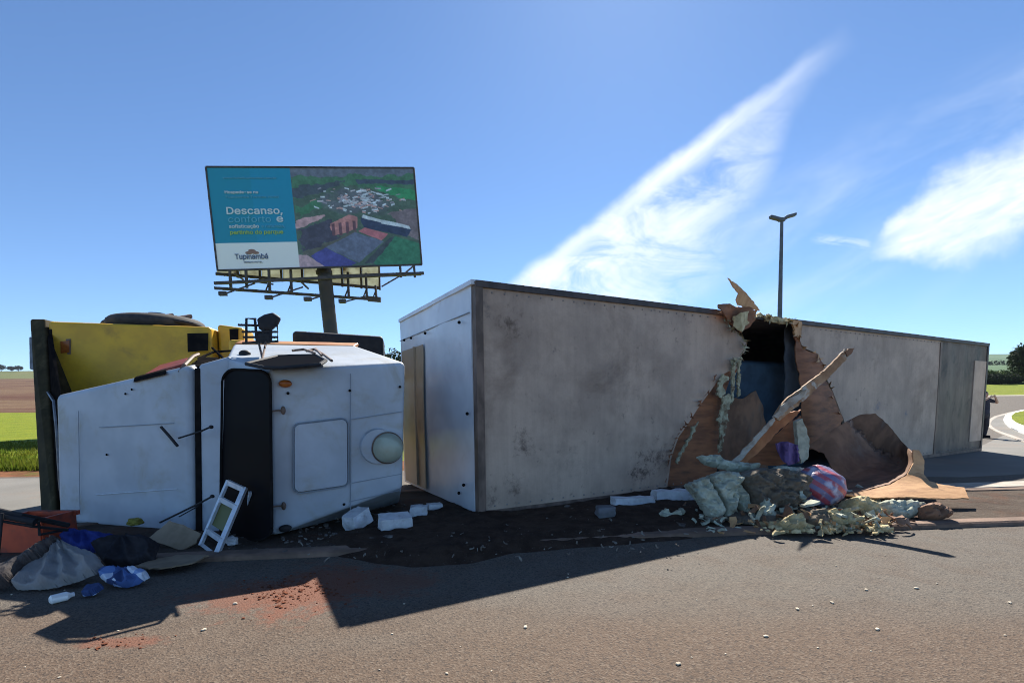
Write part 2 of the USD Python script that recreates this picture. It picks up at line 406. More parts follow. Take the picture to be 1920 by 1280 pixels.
def asphalt():
    q = G(); p = q.node('geometry', 'position')
    big = q.node('noise_texture', 'fac', vector=q.node('mapping', 'vector', vector=p, scale=(.22, .75, .5), rotation=(0, 0, -.12)), scale=1.0, detail=3.0, roughness=.55)
    mid = q.node('noise_texture', 'fac', vector=p, scale=3.2, detail=4.0)
    fine = q.node('noise_texture', 'fac', vector=p, scale=60.0, detail=3.0, roughness=.75)
    vor = q.node('voronoi_texture', 'color', vector=p, scale=95.0)
    vd = q.node('voronoi_texture', 'distance', vector=p, scale=95.0)
    py_ = q.node('separate_xyz', 'y', vector=p)
    c = q.mixc(q.smooth(q.math('add', py_, q.math('multiply_add', big, 2.6, -1.3)), 2.3, 3.3), (.108, .073, .049), (.108, .092, .074))
    c = q.mixc(q.math('multiply', q.smooth(mid, .4, .75), .45), c, (.085, .055, .036))
    c = q.mixc(.55, c, q.ramp(fine, [(0, .4), (.42, .78), (.55, 1.0), (.75, 1.35)]), 'multiply')
    st = q.node('separate_color', 'r', color=vor)
    c = q.mixc(q.math('multiply', q.smooth(st, .72, .95), .4), c, (.18, .145, .11))
    c = q.mixc(q.math('multiply', q.smooth(st, .28, .08), .55), c, (.028, .024, .022))
    for (cx_, cy_, rx, ry, k_) in [(*ground(592, 1100)[:2], .50, .75, .9), (*ground(510, 1114)[:2], .85, .42, .8), (*ground(230, 1203)[:2], .34, .10, .8), (*ground(720, 1090)[:2], .6, .4, .6)]:
        e = q.node('mapping', 'vector', vector=p, location=(-cx_ / rx, -cy_ / ry, 0), scale=(1 / rx, 1 / ry, 0))
        rd = q.node('vector_math', 'value', math_type='length', vector1=e)
        nn = q.node('noise_texture', 'fac', vector=p, scale=7.0, detail=6.0, roughness=.7)
        n2 = q.node('noise_texture', 'fac', vector=p, scale=26.0, detail=4.0, roughness=.7)
        f_ = q.smooth(q.math('add', q.math('multiply_add', rd, -.75, 1.0), q.math('add', q.math('multiply_add', nn, 1.3, -.75), q.math('multiply_add', n2, .8, -.4))), .22, .62)
        c = q.mixc(q.math('multiply', f_, k_), c, (.150, .062, .037))
    h = q.math('add', q.math('multiply', vd, .6), fine)
    nb = q.node('bump', 'normal', height=h, strength=1.0, distance=.006)
    out = q.node('principled_bsdf', 'BSDF', base_color=c, roughness=.85, specular_ior_level=.25, normal=nb)
    return usdkit.material(stage, '/World/Looks/asphalt', q.n, q.l, surface=out)


ASPHALT = asphalt()
GRASS = mat('verge_grass', (.20, .22, .012), (.13, .17, .010), rough=.9, scale=.8, lo=.3, hi=.7, world=True, speck=(.05, .085, .008), sscale=9., slo=.5, shi=.68, bump=.05, bscale=12, dirt=(.16, .12, .02), dscale=.3, dlo=.55, dhi=.8, spec=.1)
VERGE = mat('red_dirt_verge', (.20, .085, .04), (.12, .05, .025), rough=.95, scale=3, world=True, bump=.04, bscale=8, dirt=(.07, .08, .015), dscale=1.4, dlo=.5, dhi=.7, spec=.1)
SOIL = mat('ploughed_soil', (.105, .055, .032), (.15, .10, .055), rough=.95, scale=.12, world=True, dirt=(.075, .03, .018), dscale=.05, dlo=.4, dhi=.65, stretch=(.25, 1, 1), bump=.2, bscale=1.5, spec=.1)
PASTURE = mat('dry_pasture', (.13, .13, .05), (.10, .12, .04), rough=.95, scale=.05, world=True, spec=.1)
FIELDG = mat('pale_green_field', (.15, .19, .075), (.11, .15, .055), rough=.95, scale=.08, world=True, stretch=(.3, 1, 1), dirt=(.19, .19, .1), dscale=.05, spec=.1)
HILLG = mat('far_green_hill', (.085, .14, .07), (.06, .11, .05), rough=.95, scale=.01, world=True, stretch=(.3, 1, 1), spec=.1)
KERBC = mat('concrete_kerb', (.42, .38, .32), (.30, .26, .21), rough=.85, scale=4, world=True, dirt=(.22, .13, .08), dscale=1.5, bump=.004, bscale=40)
KERBR = mat('red_dusty_kerb', (.24, .155, .11), (.13, .085, .06), rough=.9, scale=3, world=True, dirt=(.10, .065, .045), dscale=1.2, dlo=.45, dhi=.7, bump=.004, bscale=40)
KERBW = mat('white_painted_kerb', (.74, .74, .72), (.6, .6, .58), rough=.7, scale=3, world=True, dirt=(.35, .28, .22), dscale=1.5)
EARTH = mat('island_earth', (.095, .074, .056), (.046, .031, .023), rough=.95, scale=1.4, world=True, lo=.3, hi=.7, bump=.03, bscale=14, speck=(.19, .155, .12), sscale=34., slo=.64, shi=.72, dirt=(.10, .045, .025), dscale=1.3, dlo=.5, dhi=.75, spec=.15)
REDSOIL = mat('spilled_red_soil', (.18, .065, .035), (.12, .042, .024), rough=.95, scale=6, world=True, bump=.02, bscale=30, speck=(.36, .2, .12), sscale=45., slo=.66, shi=.74, spec=.1)
FARROAD = mat('pale_far_road', (.165, .155, .135), (.13, .122, .105), rough=.85, scale=.6, world=True, speck=(.08, .075, .07), sscale=50., slo=.55, shi=.75, bump=.004, bscale=60, dirt=(.19, .14, .1), dscale=.4)

R0 = np.full(len(TH), .01); R1 = rb(9.3, 46, 30); R1b = rb(11.0, 47.2, 31); R2 = rb(65, 74, 80); R3 = rb(330, 115, 200); R4 = rb(560, 420, 500); R5 = np.full(len(TH), 2300.)
ldeg = np.degrees(TH)
struct('road', patch(R0, R1, 30, power=1.2), ASPHALT)
selL = (ldeg < -6) | (ldeg > 100); selR = (ldeg >= -7) & (ldeg < 101)
order = np.argsort(ldeg)
struct('verge', patch(R1, R1b, 2, ldeg <= -6.5), VERGE)
struct('far_kerb', patch(R1, R1b, 2, (ldeg >= -7.5)), KERBC)
struct('grass_verge', patch(R1b, R2, 14), GRASS)
struct('ploughed_field', patch(R2, R3, 16, ldeg <= -6.5), SOIL)
struct('green_field', patch(R2, R3, 8, ldeg >= -7.5), FIELDG)
struct('pasture', patch(R3, R4, 8, ldeg <= -6.5), PASTURE)
struct('far_field', patch(R3, R4, 12, ldeg >= -7.5), HILLG)
struct('hills', patch(R4, R5, 14), HILLG)


def draped(poly, dz, m, name, step=.5, edge=0., kind='structure', label=None, c=None):
    """a sheet lying dz above the terrain, with its side faces"""
    P = sg.Polygon(poly).buffer(0); b = np.array(shapely.segmentize(P.exterior, step).coords)[:-1]
    hs = [np.array(shapely.segmentize(h, step).coords)[:-1] for h in P.interiors]
    x0, y0, x1, y1 = P.bounds
    X, Y = np.meshgrid(np.arange(x0, x1, step), np.arange(y0, y1, step)); pts = np.stack([X.ravel(), Y.ravel()], 1)
    inn = P.buffer(-step * .4); pts = pts[shapely.contains_xy(inn, pts[:, 0], pts[:, 1])] if not inn.is_empty else pts[:0]
    a = np.vstack([b, *hs, pts]); T = Delaunay(a).simplices; cc = a[T].mean(1); T = T[shapely.contains_xy(P, cc[:, 0], cc[:, 1])]
    z = np.array([zxy(*p) for p in a]); V = np.column_stack([a, z + dz]); B = np.column_stack([a, z - .3])
    D = np.vstack([T[:, [0, 1]], T[:, [1, 2]], T[:, [2, 0]]]); E = np.sort(D, 1)
    _, inv, cnt = np.unique(E, axis=0, return_inverse=True, return_counts=True); be = D[cnt[inv.ravel()] == 1]; n = len(V)
    Fc = np.vstack([T, np.stack([be[:, 0], be[:, 0] + n, be[:, 1]], 1), np.stack([be[:, 1], be[:, 0] + n, be[:, 1] + n], 1)])
    return struct(name, (np.vstack([V, B]), Fc), m, kind=kind, label=label, cat=c)


gp = lambda pts: [tuple(ground(*p)[:2]) for p in pts]
front = gp([(-160, 1086), (60, 1072), (270, 1058), (600, 1044), (860, 1031), (1100, 1018), (1340, 1005), (1600, 996), (1900, 985), (2150, 977)])
back = [(13.0, 9.0)] + gp([(1905, 919), (1780, 922)]) + [(5.6, 8.2), (2.5, 7.6), (-.8, 7.4), (-3.2, 6.6), (-4.6, 5.4), (-5.6, 4.2)]
island = sg.Polygon(front + [(13.0, 6.2)] + back)
draped(np.array(island.buffer(-.16).exterior.coords), .035, EARTH, 'traffic_island', .35)
kerb = island.difference(island.buffer(-.155))
KP = sg.Polygon(island.exterior.coords, [list(island.buffer(-.156).exterior.coords)])
def draped_poly(P, dz, m, name, step=.4, **k):
    b = P
    return draped_ring(b, dz, m, name, step, **k)
def draped_ring(P, dz, m, name, step=.4, kind='structure'):
    """kerb ring: quads between the outer and inner border"""
    o = P.exterior; L = o.length; n = int(L / step); inner = sg.LinearRing(P.interiors[0].coords)
    A = np.array([o.interpolate(i / n, normalized=True).coords[0] for i in range(n)])
    Bp = np.array([inner.interpolate(inner.project(sg.Point(*p))).coords[0] for p in A])
    za = np.array([zxy(*p) for p in A])
    rows = [np.column_stack([A, za - .2]), np.column_stack([A, za + dz - .015]), np.column_stack([A + (Bp - A) * .12, za + dz]), np.column_stack([Bp, za + dz]), np.column_stack([Bp, za - .2])]
    V = np.vstack(rows); Fc = []
    for r in range(4):
        for i in range(n):
            j = (i + 1) % n; a, b, c, d = r * n + i, r * n + j, (r + 1) * n + j, (r + 1) * n + i; Fc += [(a, b, c), (a, c, d)]
    return struct(name, (V, np.array(Fc)), m)
draped_ring(KP, .05, KERBR, 'island_kerb')
# pale roadway beyond the island and the cream edging at its back
edge_line = gp([(1600, 921), (1780, 918), (1905, 914), (2150, 906)])
fr = [(e[0], e[1] + .02) for e in edge_line]
draped(fr + [(p[0] + .3, p[1] + .42) for p in fr[::-1]], .02, KERBC, 'back_edging', .4)
draped([(5.0, 8.4), (7.5, 8.05), (14, 9.4), (30, 13.5), (40, 24), (26, 24), (20, 19.5), (13, 13.5), (9, 12.2)], .004, FARROAD, 'far_road', .8)
draped([(-40, 5.0), (-6.4, 5.9), (-3, 8.3), (-6, 9.1), (-40, 9.1)], .004, FARROAD, 'left_road', .8)


def ellip(c, a, b, rot, n=90):
    t = np.linspace(0, 2 * np.pi, n, endpoint=False); x, y = a * np.cos(t), b * np.sin(t); cr_, sr_ = math.cos(rot), math.sin(rot)
    return np.stack([c[0] + x * cr_ - y * sr_, c[1] + x * sr_ + y * cr_], 1)


def onland(px, py):
    z = 0.0
    for _ in range(60):
        p = ground(px, py, z) if abs(ray(px, py)[2]) > 1e-4 else at(px, py, 40.)
        if p[1] < 0 or p[1] > 60: p = at(px, py, 40.)
        z = .7 * z + .3 * zxy(p[0], p[1])
    return (p[0], p[1])
tail = [(75, 34), (75, 12)]
draped([onland(*p) for p in ((1870, 811), (1856, 803), (1849, 796), (1852, 788), (1864, 781), (1890, 774), (1925, 767), (1990, 760))] + tail + [onland(*p) for p in ((2300, 935), (2000, 858), (1920, 830), (1893, 820))], .03, KERBC, 'splitter_apron', .8)
draped([onland(*p) for p in ((1872, 808), (1862, 802), (1857, 796), (1860, 789), (1869, 783), (1892, 776), (1925, 769), (1990, 762))] + [(74, 33), (74, 12.6)] + [onland(*p) for p in ((2300, 928), (2000, 852), (1920, 825), (1895, 816))], .036, FARROAD, 'apron_paving', .8)
draped([onland(*p) for p in ((1895, 805), (1885, 797), (1881, 789), (1885, 781), (1904, 774), (1928, 769), (1990, 763))] + [(73, 32), (73, 13.5)] + [onland(*p) for p in ((2300, 895), (2000, 840), (1920, 816))], .10, KERBW, 'splitter_kerb', .8)
draped([onland(*p) for p in ((1904, 795), (1897, 789), (1896, 784), (1903, 778), (1928, 772), (1990, 766))] + [(72, 31), (72, 14.5)] + [onland(*p) for p in ((2300, 865), (2000, 818), (1920, 802))], .14, GRASS, 'splitter_lawn', .8)
# red soil spilled over the road
rp = ground(520, 1112)[:2]
t = np.linspace(0, 2 * np.pi, 120, endpoint=False)
rr = 1 + .5 * (meshkit.fbm(np.stack([np.cos(t) * 2, np.sin(t) * 2, t * 0], 1), 4, 3) - .5)

EPX = [(560, 1022), (640, 1000), (700, 985), (770, 962), (850, 935), (905, 962), (1000, 955), (1120, 935), (1240, 915), (1330, 905), (1345, 985), (1300, 1010), (1180, 1022), (1060, 1030), (960, 1040), (880, 1058), (780, 1066), (690, 1056), (610, 1040)]
EP = sg.Polygon(gp(EPX)).buffer(.05)
def earth_to(x, y):
    d = EP.exterior.distance(sg.Point(x, y)); w_ = min(1., d / .30); n_ = float(meshkit.fbm(np.array([x * 3.2, y * 3.2, .5]), 5, 11))
    return np.array([x, y, -.03 + w_ * (.075 + .13 * max(0., n_ - .42) + .02 * float(meshkit.noise(np.array([x * 21, y * 21, 1.]), 3)))])
struct('spilled_earth', sheet(np.array(EP.exterior.coords)[:-1], earth_to, .01, .055, .01, 5), mat('spilled_earth', (.062, .040, .028), (.035, .022, .016), rough=.95, scale=6, world=True, bump=.02, bscale=30, speck=(.14, .11, .085), sscale=40., slo=.64, shi=.72, spec=.1), smooth=50, kind='stuff', label='dark spilled earth between the cab and the torn hole', cat='earth')
# ------------------------------------------------------------------ semi-trailer on its side
TB = np.array([-.381, 5.478, 0.0]); TYAW = .5042
TU = np.array([math.cos(TYAW), math.sin(TYAW), 0]); TN = np.array([-math.sin(TYAW), math.cos(TYAW), 0]); TZ = np.array([0, 0, 1.])
TL, THT, TW = 13.76, 2.80, 2.62
Z0 = .01
def tp(u, n, z): return TB + TU * u + TN * n + TZ * z
def tuz(px, py, off=0.0):
    p = onplane(px, py, TB - TN * off, TN) - TB; return float(np.dot(p, TU)), float(p[2])
def tbox(u0, u1, n0, n1, z0, z1): return sharp([tp(u, n, z) for u in (u0, u1) for n in (n0, n1) for z in (z0, z1)])


_tw = lambda px, py: tuple(onplane(px, py, TB, TN))
STAINS = [(*_tw(x, y), r, k, c) for x, y, r, k, c in ((958, 605, .22, .85, (.11, .065, .04)), (935, 600, .16, .6, (.14, .09, .06)), (978, 828, .20, .9, (.10, .06, .04)), (965, 910, .22, .8, (.12, .075, .05)), (925, 930, .18, .8, (.11, .07, .05)), (912, 575, .16, .9, (.15, .12, .10)),
    (1212, 880, .35, .85, (.08, .045, .03)), (1235, 855, .3, .8, (.09, .05, .035)), (1195, 890, .2, .8, (.07, .04, .03)), (1575, 640, .28, .55, (.17, .12, .09)), (1520, 600, .25, .5, (.18, .13, .10)), (1648, 765, .16, .8, (.11, .14, .19)), (1700, 775, .10, .7, (.10, .12, .16)), (1100, 560, .3, .4, (.2, .15, .12)), (1150, 700, .5, .3, (.2, .15, .12)), (1060, 860, .4, .35, (.2, .145, .11)))]
TRAILER = mat('trailer_roof_skin', (.50, .355, .255), (.36, .255, .185), rough=.6, scale=1.5, lo=.32, hi=.68, dirt=(.21, .135, .09), dscale=.9, dlo=.47, dhi=.8, stains=STAINS, bump=.006, bscale=3, speck=(.22, .155, .115), sscale=9., slo=.6, shi=.8, streak=.26)
trailer = Thing('overturned_trailer', 'long dirty white box trailer lying on its side with a torn hole in its roof', 'trailer', tp(TL / 2, THT / 2, 0))
u_rear = tuz(1757, 760)[0]
hole_px = [(1345, 571), (1357, 584), (1369, 610), (1386, 624), (1402, 643), (1397, 660), (1388, 670), (1386, 690), (1366, 697), (1353, 705), (1335, 731), (1312, 762), (1293, 792), (1273, 820), (1259, 860), (1252, 915),
           (1610, 915), (1600, 850), (1583, 784), (1577, 770), (1563, 733), (1549, 705), (1542, 680), (1535, 663), (1507, 652), (1498, 632), (1502, 612), (1490, 601), (1440, 594), (1400, 586)]
hole = sg.Polygon([tuz(*p) for p in hole_px]).buffer(0)
def bulge(u, z):
    w = float(meshkit.fbm(np.array([u * .55, z * .8, 2.0]), 3, 4)) - .5
    return .05 * w * min(1, min(z, TW - z) / .4 + .1) * min(1, u / .5)
roof = sg.box(.07, .06, u_rear, TW - .045).difference(hole.buffer(.004))
roofs = list(getattr(roof, 'geoms', [roof]))
for k, R in enumerate(sorted(roofs, key=lambda s: -s.area)):
    if R.area < .02: continue
    trailer.part('roof_panel', sheet(np.array(R.exterior.coords), lambda u, z: tp(u, .03 - bulge(u, z), z), .05, .14, .0, k), TRAILER, label='scuffed white roof panel beside the torn hole')
trailer.part('rear_roof_panel', sheet([(u_rear + .012, .07), (TL - .05, .07), (TL - .05, TW - .05), (u_rear + .012, TW - .05)], lambda u, z: tp(u, .035 + .01 * math.sin(u * 9), z), .05, .16), TRAILER2, label='dark grey dirty rear roof section')
trailer.part('seam_strip', tbox(u_rear - .04, u_rear + .05, -.012, .02, .07, TW - .09), POST)
us = tuz(1822, 750)[0]; us2 = tuz(1843, 750)[0]
trailer.part('end_strip', tbox(us, us2, -.012, .02, tuz(1830, 826)[1], tuz(1830, 676)[1]), TRAILER, label='pale strip along the rear edge of the roof')
trailer.part('corner_post', sharp([tp(u, n, z) for u in (-.01, .08) for n in (-.02, .08) for z in (Z0, TW)]), POST)
trailer.part('rear_post', tbox(TL - .06, TL + .02, -.015, .08, Z0, TW), RAIL)
trailer.part('top_rail', tbox(.0, TL, -.025, .07, TW - .055, TW + .015), RAIL)
trailer.part('bottom_rail', tbox(.11, TL - .06, -.02, .07, Z0, .075), POST)
trailer.part('side_wall', tbox(.0, TL, .07, THT, TW - .06, TW), INTER)
trailer.part('side_wall', tbox(.11, TL, .08, THT, Z0 + .01, .06), INTER)
trailer.part('cargo_floor', tbox(.06, TL, THT - .12, THT, .06, TW - .06), INTER)
trailer.part('rear_door', tbox(TL - .05, TL - .005, .08, THT * .5 - .01, .06, TW - .07), TRAILER2)
trailer.part('rear_door', tbox(TL - .05, TL - .005, THT * .5 + .01, THT - .12, .06, TW - .07), TRAILER2)
# front wall in panels
def fpx(px, py):
    p = onplane(px, py, TB, TU) - TB; return float(np.dot(p, TN)), float(p[2])
def fsheet(poly, off, th, m, name, lab=None, st=.12, amp=.02):
    return trailer.part(name, sheet(poly, lambda n, z: tp(-off + amp * (float(meshkit.fbm(np.array([n * 1.1, z * .9, 7.]), 3, 2)) - .5) * 2, n, z), th, st), m, label=lab)
fsheet([(.08, .05), (2.80, .05), (2.80, TW - .01), (.08, TW - .01)], 0, .05, FRONTW, 'front_wall', 'dented white front wall of the box', .14, .03)
trailer.part('front_trim', tbox(-.045, -.03, .09, 2.79, 2.30, 2.306), CREASE)
trailer.part('front_cap', tbox(-.05, .03, .0, THT, TW - .03, TW + .02), FRONTW)
n0, n1 = fpx(803, 750)[0], fpx(764, 750)[0]
fsheet([(n0, .10), (min(n1, 2.62), .10), (min(n1, 2.62), 2.12), (n0, 2.12)], .058, .012, TANP, 'stained_panel', 'tan stained upright panel on the front wall', .12, .03)
trailer.part('upright_channel', tbox(-.10, -.066, n0 + .30, n0 + .33, .12, 2.12), TANP)
for (px, py) in ((870, 605), (805, 625), (778, 634), (765, 638), (885, 775), (792, 888), (878, 908), (869, 923)):
    n_, z_ = fpx(px, py); s = trimesh.creation.icosphere(1, .020); s.apply_translation(tp(-.06, n_, z_)); trailer.part('bolt', s, DARK)
# chassis behind the box
for z in (.75, 1.75):
    trailer.part('chassis_rail', tbox(.6, TL - .2, THT + .02, THT + .36, z, z + .12), DARK)
for i, uu in enumerate((9.3, 10.6, 11.9)):
    trailer.part('axle', tube([tp(uu, THT + .55, .25), tp(uu, THT + .55, 2.4)], .07), METAL)
    for z in (.12, 2.05):
        w = trimesh.creation.torus(.36, .17, major_sections=28, minor_sections=12); w.vertices[:, 2] *= 1.6; w.apply_translation(tp(uu, THT + .55, z + .28)); wp = trailer.part('wheel', w, RUBBER)
        h_ = trimesh.creation.cylinder(.26, .22, sections=20); h_.apply_translation(tp(uu, THT + .55, z + .28)); trailer.part('rim', h_, RIM, parent=wp)
# torn edges of the hole
def tsheet(name, poly, off, m, thick=.018, lab=None, step=9., seed=0, rough=1.0, ref=0.):
    """a torn sheet in the plane of the roof, off(px,py) metres out of it towards the road"""
    def to3(x, y):
        o = off(x, y) if callable(off) else off
        return onplane(x, y, TB - TN * o, TN)
    return trailer.part(name, sheet(poly, to3, thick, step, rough, seed), m, label=lab)
tsheet('inner_lining', [(1386, 690), (1366, 694), (1350, 702), (1330, 731), (1308, 762), (1288, 792), (1268, 820), (1253, 860), (1244, 915), (1340, 905), (1350, 850), (1352, 800), (1358, 740), (1368, 712)], -.09, PLY, lab='brown plywood lining exposed left of the hole', seed=1)
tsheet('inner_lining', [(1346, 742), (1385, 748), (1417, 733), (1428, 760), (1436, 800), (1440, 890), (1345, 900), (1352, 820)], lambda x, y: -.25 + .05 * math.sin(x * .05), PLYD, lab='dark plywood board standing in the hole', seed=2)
tsheet('inner_lining', [(1484, 602), (1498, 606), (1495, 634), (1504, 655), (1530, 664), (1541, 682), (1549, 712), (1562, 740), (1580, 786), (1572, 808), (1530, 838), (1480, 858), (1500, 800), (1503, 745), (1497, 700), (1490, 668), (1492, 640)], lambda x, y: -.05 + .30 * math.exp(-((x - 1525) / 42) ** 2) * min(1, max(0, (y - 630) / 120)), PLY, lab='brown lining bulging out right of the hole', seed=3)
tsheet('inner_lining', [(1472, 602), (1486, 602), (1494, 640), (1492, 670), (1500, 720), (1506, 780), (1490, 830), (1470, 830), (1472, 700)], -.16, INTER, lab='grey inner edge right of the hole', seed=4)
INSUL = mat('torn_insulation', (.42, .40, .26), (.25, .22, .13), rough=.9, scale=14, bump=.01, bscale=40, dirt=(.12, .065, .03), dscale=7, dlo=.5, dhi=.66)
for k, (pl, o) in enumerate((([(1372, 674), (1378, 671), (1377, 715), (1375, 752), (1370, 758), (1372, 715)], .03), ([(1382, 673), (1388, 671), (1387, 710), (1386, 742), (1382, 747), (1383, 710)], .02), ([(1346, 710), (1356, 703), (1366, 708), (1358, 714), (1353, 724), (1360, 736), (1350, 748), (1342, 738), (1347, 724)], .04), ([(1352, 746), (1366, 736), (1370, 752), (1362, 772), (1364, 790), (1357, 812), (1354, 838), (1348, 850), (1346, 832), (1351, 806), (1344, 782), (1352, 766)], .03), ([(1300, 800), (1309, 790), (1300, 812), (1284, 840), (1270, 868), (1266, 866)], .01))):
    tsheet('insulation_strip', pl, o, INSUL, .025, step=3.5, seed=10 + k, rough=1.3)
tsheet('torn_skin', [(1345, 570), (1368, 571), (1380, 575), (1398, 577), (1418, 582), (1416, 596), (1404, 612), (1388, 622), (1378, 612), (1366, 606), (1358, 590)], lambda x, y: .10 + .06 * math.sin(x * .12 + y * .1), PLY, .03, 'torn brown and cream skin curling at the top of the hole', 6, 21, 1.2)
tsheet('torn_skin', [(1376, 594), (1398, 582), (1408, 586), (1404, 606), (1388, 621), (1374, 610)], lambda x, y: .17 + .05 * math.sin(x * .2), FOAMY, .03, 'cream foam hanging at the top of the hole', 6, 22, 1.2)
tsheet('torn_skin', [(1364, 521), (1384, 536), (1400, 550), (1412, 566), (1421, 578), (1424, 584), (1384, 572), (1380, 562), (1385, 550), (1374, 538)], lambda x, y: .02 + .1 * (590 - y) / 70, PLYL, .02, 'pointed brown shard sticking up above the roof edge', 6, 23, .6)
tsheet('torn_skin', [(1418, 588), (1470, 596), (1486, 602), (1470, 606), (1445, 604), (1432, 600)], .02, FOAMY, .04, None, 6, 24, 1.4)
tsheet('torn_skin', [(1484, 600), (1502, 603), (1503, 622), (1497, 636), (1488, 626)], .06, PLYL, .03, None, 5, 25, 1.0)
def edge_splinters(line, n, L, m, seed, off=.04):
    r_ = np.random.default_rng(seed); ls = sg.LineString(line); out = []
    for _ in range(n):
        t_ = r_.random() * ls.length; p = np.array(ls.interpolate(t_).coords[0]); p2 = np.array(ls.interpolate(min(ls.length, t_ + 1)).coords[0]); tg = p2 - p; tg = tg / (np.linalg.norm(tg) + 1e-9)
        dn = r_.normal(0, 1, 2); dn /= np.linalg.norm(dn); l_ = r_.uniform(*L); w_ = r_.uniform(1.2, 3.6); o1, o2 = off + r_.uniform(0, .05), off + r_.uniform(-.03, .16)
        q3 = [onplane(*(p + tg * w_), TB - TN * o1, TN), onplane(*(p - tg * w_), TB - TN * o1, TN), onplane(*(p + dn * l_), TB - TN * o2, TN)]
        out.append(sharp(q3 + [v + TN * .008 for v in q3]))
    return cat(out)
LFT = [(1345, 700), (1330, 731), (1308, 762), (1288, 792), (1268, 820), (1255, 860), (1248, 905)]
RGT = [(1490, 605), (1500, 640), (1508, 655), (1535, 664), (1545, 690), (1560, 735), (1578, 780)]
TOPL = [(1350, 574), (1370, 612), (1400, 642), (1390, 668), (1372, 690)]
trailer.part('splinters', edge_splinters(LFT, 26, (3, 9), PLYL, 1, .0), PLY, kind='stuff')
trailer.part('splinters', edge_splinters(RGT, 30, (4, 11), PLYL, 2, .02), PLYL, kind='stuff')
trailer.part('splinters', edge_splinters(TOPL, 40, (4, 14), INSUL, 3), INSUL, kind='stuff')
trailer.part('splinters', edge_splinters([(1418, 590), (1450, 597), (1486, 603)], 26, (4, 12), INSUL, 4), FOAMY, kind='stuff')
RIV = mat('rivet_grey', (.22, .19, .17), rough=.5)
def rivets(z, u0, u1): return cat([trimesh.Trimesh(trimesh.creation.icosphere(1, .011).vertices * [1, .6, 1] + tp(u_, .0, z), trimesh.creation.icosphere(1, .011).faces, process=False) for u_ in np.arange(u0, u1, .16)])
trailer.part('rivet_row', cat([rivets(TW - .10, .2, 4.4), rivets(TW - .10, 6.6, TL - .1), rivets(.12, .2, 3.6), rivets(.12, 7.2, TL - .1)]), RIV, kind='stuff')
single('cargo_bundle', hull([tp(u, n, z) for u in (4.2, 7.2) for n in (.55, 2.3) for z in (.07, 1.95)], .12), BLUEC, 'dark blue covered bundle inside the torn trailer', 'cargo bundle')

# ------------------------------------------------------------------ tractor lying on its side
UP = np.array([.225, -.974, 0.]); BK = np.array([.974, .225, 0.])
cab = Thing('overturned_tractor', 'white and yellow bonneted lorry cab lying on its side in front of the trailer', 'lorry', (-2.9, 6.0, 0))
A, B, C, D = at(110, 741, 5.45), at(363, 688, 5.02), at(368, 1001, 4.96), at(118, 976, 5.42)
bonnet_m = hull([A, B, C, D, A - UP * .75 + [0, 0, .08], B - UP * .9 + [0, 0, .13], C - UP * 1.0 + [0, 0, .02], D - UP * .75], .07); cab.part('bonnet', bonnet_m, WHITE)
cab.part('gap_seal', hull([at(367, 690, 4.985), at(375, 690, 4.985), at(377, 1002, 4.90), at(369, 1002, 4.90), at(367, 690, 5.2), at(375, 690, 5.2), at(377, 1002, 5.1), at(369, 1002, 5.1)], .01), DARK)
NB = np.cross(B - A, D - A); NB /= np.linalg.norm(NB); NB *= -np.sign(NB[1])
OB = float(np.max((bonnet_m.vertices - A) @ NB)) - .004
onb = lambda px, py, o=0.: onplane(px, py, A + NB * (o + OB), NB)
K1, K2, K3, K4 = at(381, 680, 5.0), at(428, 668, 5.02), at(428, 1004, 4.9), at(379, 1003, 4.94)
cab.part('cowl', hull([K1, K2, K3, K4, K1 - UP * .9 + [0, 0, .12], K2 - UP * .9 + [0, 0, .12], K3 - UP * .9, K4 - UP * .9], .05), WHITE)
R1_, R2_, R3_, R4_ = at(507, 694, 4.56), at(757, 681, 5.22), at(753, 914, 5.22), at(514, 1001, 4.60)
W1, W4 = at(424, 672, 5.04), at(416, 1006, 4.92)
S1, S2, S3 = at(440, 648, 6.1), at(666, 650, 6.5), at(738, 674, 6.3)
body_pts = [R1_, R2_, R3_, R4_, W1, W4, S1, S2, S3, np.array([S3[0], S3[1], .02]), np.array([S1[0], S1[1], .02]), np.array([S2[0], S2[1], .02])]
body_m = hull(body_pts, .055, 20); cab.part('cab_body', body_m, WHITE)
NR = np.cross(R2_ - R1_, R4_ - R1_); NR /= np.linalg.norm(NR); NR *= -np.sign(NR[1])
PR = (R1_ + R2_ + R3_ + R4_) / 4; PR = R1_ + NR * (float(np.max((body_m.vertices - R1_) @ NR)) - .004)
onr = lambda px, py, o=0.: onplane(px, py, PR + NR * o, NR)
# windscreen: dark glass proud of the raked front
NW = np.cross(R1_ - W1, W4 - W1); NW /= np.linalg.norm(NW); NW *= -np.sign(NW[1])
OW = float(np.max((body_m.vertices - W1) @ NW)) - .004
onw = lambda px, py, o=0.: onplane(px, py, W1 + NW * (o + OW), NW)
wsp = sg.Polygon([(441, 716), (483, 718), (486, 988), (437, 988)]).buffer(24)
ws = [(x, y) for x, y in wsp.exterior.coords]
cab.part('windscreen', sheet(ws, lambda x, y: onw(x, y, .012), .02, 14), SCREEN)
frame = sg.Polygon(wsp.buffer(3).exterior.coords, [wsp.buffer(-3).exterior.coords])
ring = [onw(x, y, .03) for x, y in wsp.exterior.coords]
cab.part('windscreen_seal', tube(ring[::2] + [ring[0]], .013, 6), DARK)
# dark gap lines and engine bay behind the panels
cab.part('engine', sharp([*(np.array([A - [0, 0, .3], B - [0, 0, .25], C, D]) - UP * .5 + [0, 0, -.02]), at(90, 800, 6.2), at(380, 735, 6.5), at(380, 930, 6.9), at(100, 930, 6.5)]), DARK)
